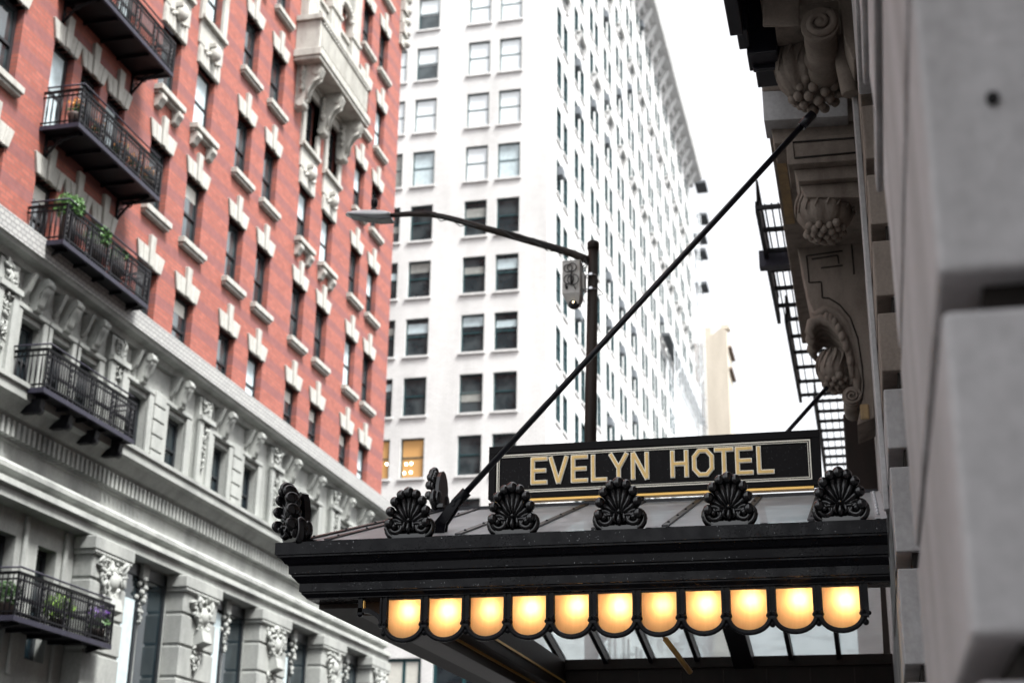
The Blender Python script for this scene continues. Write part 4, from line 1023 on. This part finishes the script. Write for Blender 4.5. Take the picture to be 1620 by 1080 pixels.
cb_ = atY(1305, 332, 15.55); rB = (.315, .32, .30); v = MB(); leafball(v, (cb_.x, 15.55, cb_.z), rB, 10, .1); veins(v, (cb_.x, 15.55, cb_.z), rB, 16); v.build('carved_leaf', 'hotel_dark', bm_)
v = MB(); v.ball((cb_.x, 15.55, cb_.z-.13), (.25, .26, .18), 16, 10); grapes(v, (cb_.x, 15.55, cb_.z-.17), (.25, .26, .2), 34, .045, 5, -.42); v.build('grape_bunch', 'hotel_dark', bm_)
# far bracket: key pattern side, acanthus, leaf and volute
Yb = 19.4
pl = ypoly([(1258, 376), (1366, 370), (1378, 480), (1384, 660), (1366, 668), (1356, 672), (1362, 640), (1363, 600), (1350, 545), (1332, 520), (1300, 500), (1290, 498), (1278, 470)], Yb)
v = MB(); v.prism(pl, 'y', Yb, Yb+.95); bf = v.build('bracket', 'hotel_dark', hb, bevel=.015); bf['label'] = 'far carved bracket with a key pattern on its side'
v = MB()
def line(pts, w_=.011, yy=Yb-.004):
    P = [atY(a, b, Yb) for a, b in pts]
    for a, b in zip(P, P[1:]): v.tube([(a.x, yy, a.z), (b.x, yy, b.z)], w_, 6)
line([(1284, 410), (1325, 404), (1327, 417)]); line([(1299, 424), (1333, 420)]); line([(1276, 405), (1280, 447), (1299, 446), (1301, 471), (1312, 472), (1328, 482), (1345, 502), (1357, 535), (1364, 580), (1366, 610), (1364, 630), (1357, 648)]); line([(1276, 405), (1333, 397)]); line([(1347, 384), (1351, 434)]); line([(1261, 385), (1345, 379)])
v.build('key_pattern', 'joint', bf)
v = MB()   # S band with acanthus curling over the top
P = [atY(a, b, Yb) for a, b in [(1290, 500), (1306, 488), (1325, 494), (1340, 512), (1350, 545), (1356, 590), (1356, 625)]]
for j in range(7):
    yy = Yb+.05+j*.14; v.tube([(p.x, yy, p.z) for p in P], [.09, .08, .07, .065, .06, .06, .05], 8)
v.build('scroll_band', 'hotel_dark', bf)
v = MB()
for j in range(8):
    yy = Yb-.04+j*.13
    Q = [atY(a, b, Yb) for a, b in [(1348, 600), (1343, 560), (1332, 532), (1315, 514), (1298, 508), (1285, 514), (1280, 528), (1287, 538)]]
    v.tube([(p.x+.012*math.sin(j*2), yy, p.z+.012*math.cos(j*2)) for p in Q], [.03, .05, .06, .07, .08, .085, .06, .03], 8)
for k in range(7):
    p = atY(1308+k*6.2, 505+k*k*1.9, Yb); v.ball((p.x, Yb-.08, p.z), (.05, .05, .075), 8, 6)
v.build('acanthus', 'hotel_dark', bf)
c1 = atY(1320, 582, Yb+.3); rC = (.235, .36, .27); v = MB(); leafball(v, (c1.x, Yb+.35, c1.z), rC, 10, .1); veins(v, (c1.x, Yb+.35, c1.z), rC, 14); grapes(v, (c1.x+.02, Yb+.35, c1.z-.1), (.2, .3, .2), 24, .05, 8, -.4); v.build('carved_leaf', 'hotel_dark', bf)
cv = atY(1348, 626, Yb); v = MB(); r = .135
v.tube([(cv.x, Yb, cv.z), (cv.x, Yb+.08, cv.z), (cv.x, Yb+.1, cv.z), (cv.x, Yb+.4, cv.z), (cv.x, Yb+.45, cv.z), (cv.x, Yb+.8, cv.z)], [r, r, r*.92, r*.9, r*.97, r*.9], 20)
spiral(v, (cv.x, cv.z), .11, Yb-.012, 2.0, 0, -1, .024); v.build('volute', 'hotel_dark', bf)
p = atY(1368, 650, Yb); MB().box(p.x-.06, p.x+.06, Yb-.02, Yb+.3, p.z-.12, p.z+.1).build('corbel', 'rust_stain', bf, bevel=.02)
# ------------------------------------------------------------------ next building and its fire escape
nb = thing('brown_building', 'brown brick building beyond the hotel that carries the fire escape', 'building', (1, 34, 0))
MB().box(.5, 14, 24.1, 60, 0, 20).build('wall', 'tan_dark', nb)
fe_ = thing('fire_escape', 'black iron fire escape with slatted platforms seen from below against the sky', 'fire escape', (-.5, 32, 13))
def platform(y0, y1, x0, x1, z, nslat, cross, rail=1.0):
    v = MB()
    for i in range(nslat+1):
        x = x0+(x1-x0)*i/nslat; v.box(x-.013, x+.013, y0, y1, z-.02, z+.02)
    o = v.build('platform', 'iron', fe_)
    v = MB(); y = y0
    k = 0
    while y <= y1+.01: v.box(x0-.05, x1, y-.035, y+.035, z-.1, z-.021); y += cross; k += 1
    v.box(x0-.05, x0+.03, y0, y1, z-.14, z+.08).build('beam', 'iron', o)
    r = MB()
    for h in (.5, rail): r.tube([(x0, y0, z+h), (x0, y1, z+h)], .025, 5)
    y = y0
    while y <= y1+.01: r.tube([(x0, y, z), (x0, y, z+rail)], .022, 5); y += .4
    r.build('railing', 'iron', o)
platform(24.7, 30.6, -1.48, .5, 13.3, 16, 1.0, .5)
platform(30.7, 36.6, -1.33, .5, 13.35, 9, 1.1, .4)
platform(36.8, 44.5, -.98, .5, 13.35, 8, .9, .4)
v = MB()
v.box(-1.64, -.7, 26.9, 27.15, 13.0, 13.35); v.build('bracket_beam', 'iron_edge', fe_)
# ------------------------------------------------------------------ street lamp
YP = 21.6
def LP(px, py): return atY(px, py, YP)
a = LP(938.5, 388); b = LP(934, 690); px_ = (a.x+b.x)/2
sl = thing('street_lamp', 'rusty brown street lamp post with a long curved arm and a grey lamp head', 'street lamp', (px_, YP, 0))
v = MB(); v.tube([(px_-.03, YP, 0), (px_-.03, YP, b.z), (a.x, YP, a.z)], [.12, .098, .082], 20); v.lathe((px_-.03, YP, 0), [(.22, 0), (.22, .3), (.16, .5), (.13, .9)], 16)
v.build('post', 'pole', sl)
v = MB(); v.lathe((a.x, YP, a.z), [(.082, -.08), (.1, -.075), (.1, .04), (.085, .06), (.0, .075)], 20); v.build('cap', 'pole', sl)
v = MB(); pts = [LP(*q) for q in [(934, 413), (905, 401), (870, 390), (820, 376), (770, 362), (730, 350), (700, 342.5), (680, 339.5), (650, 339), (615, 341)]]
sub = []
for p, q in zip(pts, pts[1:]): sub += [p.lerp(q, t) for t in (0, .5)]
sub.append(pts[-1]); n = len(sub); v.tube(sub, [.072-.034*i/(n-1) for i in range(n)], 12)
arm = v.build('arm', 'pole', sl)
v = MB()
g = random.Random(2)
for k in range(4):
    o_ = k*1.3; v.tube([p+Vector((0, -.06+.05*math.sin(i*.9+o_), .05*math.cos(i*.8+o_)+(-.09 if (i+k*3) % 6 == 0 else 0))) for i, p in enumerate(sub[k:-1-k])], .009, 5)
v.build('cable', 'cable', arm)
v = MB()
h0, h1 = LP(618, 343), LP(547, 341)
L = h0.x-h1.x
prof_ = [(0, .07), (.12, .1), (.35, .115), (.6, .108), (.8, .085), (.93, .05), (1, .01)]
vs = []; fs = []
for t, hh in prof_:
    x = h0.x-L*t; zc = h0.z+(h1.z-h0.z)*t; wy = .14*(1-.25*t) if t < .95 else .03
    for k in range(12):
        an_ = 2*PI*k/12; zz = math.sin(an_); vs.append((x, YP+wy*math.cos(an_), zc+hh*(zz if zz > 0 else zz*.35)))
for i in range(len(prof_)-1):
    for k in range(12): l = (k+1) % 12; fs.append((i*12+k, (i+1)*12+k, (i+1)*12+l, i*12+l))
fs.append(tuple(range(12))); v.add(vs, fs, True)
hd = v.build('lamp_head', 'lamp_grey', sl)
v = MB(); v.prism([(h0.x+.03, h0.z-.035), (h0.x-.02, h0.z-.03), (h1.x+.06, h1.z-.008), (h1.x+.1, h1.z-.045), (h0.x-.2, h0.z-.075), (h0.x+.03, h0.z-.08)], 'y', YP-.12, YP+.12); v.build('lens', 'lens', hd, bevel=.01)
p = LP(592, 326); v = MB(); v.lathe((p.x, YP, p.z-.12), [(.05, 0), (.06, .05), (.035, .07), (.035, .1), (.055, .12), (.06, .22), (.04, .25), (0, .255)], 12); v.build('photocell', 'iron', hd)
# camera box strapped to the post
q = [LP(*s) for s in [(893, 422), (921, 422), (921, 470), (893, 471)]]
x0_, x1_, zb0, zt0 = q[0].x, q[1].x, q[2].z, q[0].z
v = MB(); v.box(x0_, x1_, YP-.2, YP+.1, zb0, zt0); v.box(x0_+.0, x1_+.01, YP-.205, YP+.105, zt0, zt0+.02)
bx_ = v.build('camera_box', 'box_grey', sl, bevel=.012)
v = MB(); z2 = LP(905, 487).z; cx_ = (x0_+x1_)/2+.02
v.add([(x0_, YP-.2, zb0), (x1_, YP-.2, zb0), (x1_, YP+.1, zb0), (x0_, YP+.1, zb0), (cx_-.09, YP-.12, z2+.02), (cx_+.09, YP-.12, z2+.02), (cx_+.09, YP+.06, z2+.02), (cx_-.09, YP+.06, z2+.02)], BF); v.build('hood', 'box_grey', bx_)
v = MB(); v.ball((cx_, YP-.06, z2+.04), (.1, .1, .09), 14, 10); v.build('dome', 'lens', bx_)
MB().ball((cx_+.01, YP-.155, z2+.04), .014, 8, 6).build('indicator_lamp', 'indicator', bx_)
v = MB(); v.box(x1_+.02, px_-.1, YP-.1, YP+.08, LP(925, 461).z, LP(925, 434).z); v.build('junction_box', 'box_grey', bx_, bevel=.01)
v = MB()
cxx = (x0_+x1_)/2
for (px, py, r) in ((903, 432.5, .068), (909, 431, .074), (904, 450, .08), (911, 450.5, .09)):
    c = LP(px, py); v.tube([(c.x+r*math.cos(t*.42), YP-.225-.004*(px % 3), c.z+r*math.sin(t*.42)) for t in range(15)], .0085, 6, closed=True)
p1_, p2_ = LP(911, 458), LP(915, 465); v.tube([(p1_.x, YP-.225, p1_.z), (p2_.x, YP-.225, p2_.z)], .008, 5)
p1_, p2_ = LP(908, 436), LP(908, 458); v.tube([(p1_.x, YP-.222, p1_.z), (p2_.x, YP-.222, p2_.z)], [.012, .02], 6)
p1_, p2_ = LP(899, 458), LP(901, 464); v.tube([(p1_.x, YP-.215, p1_.z), (p2_.x, YP-.215, p2_.z)], .022, 6)
v.build('cable_coil', 'cable', bx_)
v = MB()
for py in (437, 459):
    c = LP(938, py); v.tube([(px_+.095*math.cos(t*.4), YP+.095*math.sin(t*.4), c.z) for t in range(16)], .01, 5, closed=True).box(px_-.02, px_+.03, YP-.12, YP-.09, c.z-.018, c.z+.018).tube([(px_-.14, YP-.06, c.z-.01), (px_-.02, YP-.1, c.z)], .012, 5)
v.build('strap', 'clamp', bx_)
v = MB()
for k in range(5):
    s0 = LP(928+k, 412+k*2); s1 = LP(920+k*2.5, 424+k*3)
    v.tube([s0+Vector((0, -.1, 0)), s0.lerp(s1, .5)+Vector((.03*math.sin(k), -.14, -.04)), s1+Vector((0, -.12, 0))], .009, 5)
c = [LP(*s) for s in ((944, 440), (948, 448), (945, 455), (950, 462), (956, 468), (948, 470))]
v.tube([p+Vector((0, -.08, 0)) for p in c], .01, 5); v.build('loose_wire', 'cable', sl)
# ------------------------------------------------------------------ light
SUN_EL, SUN_AZ = R_(60), R_(116)     # azimuth clockwise from +Y
wd = bpy.data.worlds.new('World'); bpy.context.scene.world = wd; wd.use_nodes = True
nt = wd.node_tree; bg = nt.nodes['Background']
sk = nt.nodes.new('ShaderNodeTexSky'); sk.sky_type = 'NISHITA'; sk.sun_disc = False
sk.sun_elevation = SUN_EL; sk.sun_rotation = SUN_AZ; sk.dust_density = 4; sk.air_density = 1; sk.ozone_density = .5
hs = nt.nodes.new('ShaderNodeHueSaturation'); hs.inputs['Saturation'].default_value = .12
nt.links.new(sk.outputs[0], hs.inputs['Color']); nt.links.new(hs.outputs[0], bg.inputs[0]); bg.inputs[1].default_value = .125
ld = bpy.data.lights.new('sun', 'SUN'); ld.energy = 3.0; ld.angle = R_(13); ld.color = (1, .98, .955)
so = bpy.data.objects.new('sun', ld); C.objects.link(so)
dr = Vector((math.sin(SUN_AZ)*math.cos(SUN_EL), math.cos(SUN_AZ)*math.cos(SUN_EL), math.sin(SUN_EL)))
so.rotation_euler = dr.to_track_quat('Z', 'Y').to_euler(); so.location = (0, -20, 60)
s = bpy.context.scene
s.view_settings.view_transform = 'Standard'; s.view_settings.look = 'None'; s.view_settings.gamma = 1; s.view_settings.exposure = 1.72
s.cycles.max_bounces = 8; s.cycles.diffuse_bounces = 4; s.cycles.transparent_max_bounces = 12; s.cycles.caustics_reflective = False; s.cycles.caustics_refractive = False
s.cycles.use_denoising = True; s.cycles.sample_clamp_indirect = 6
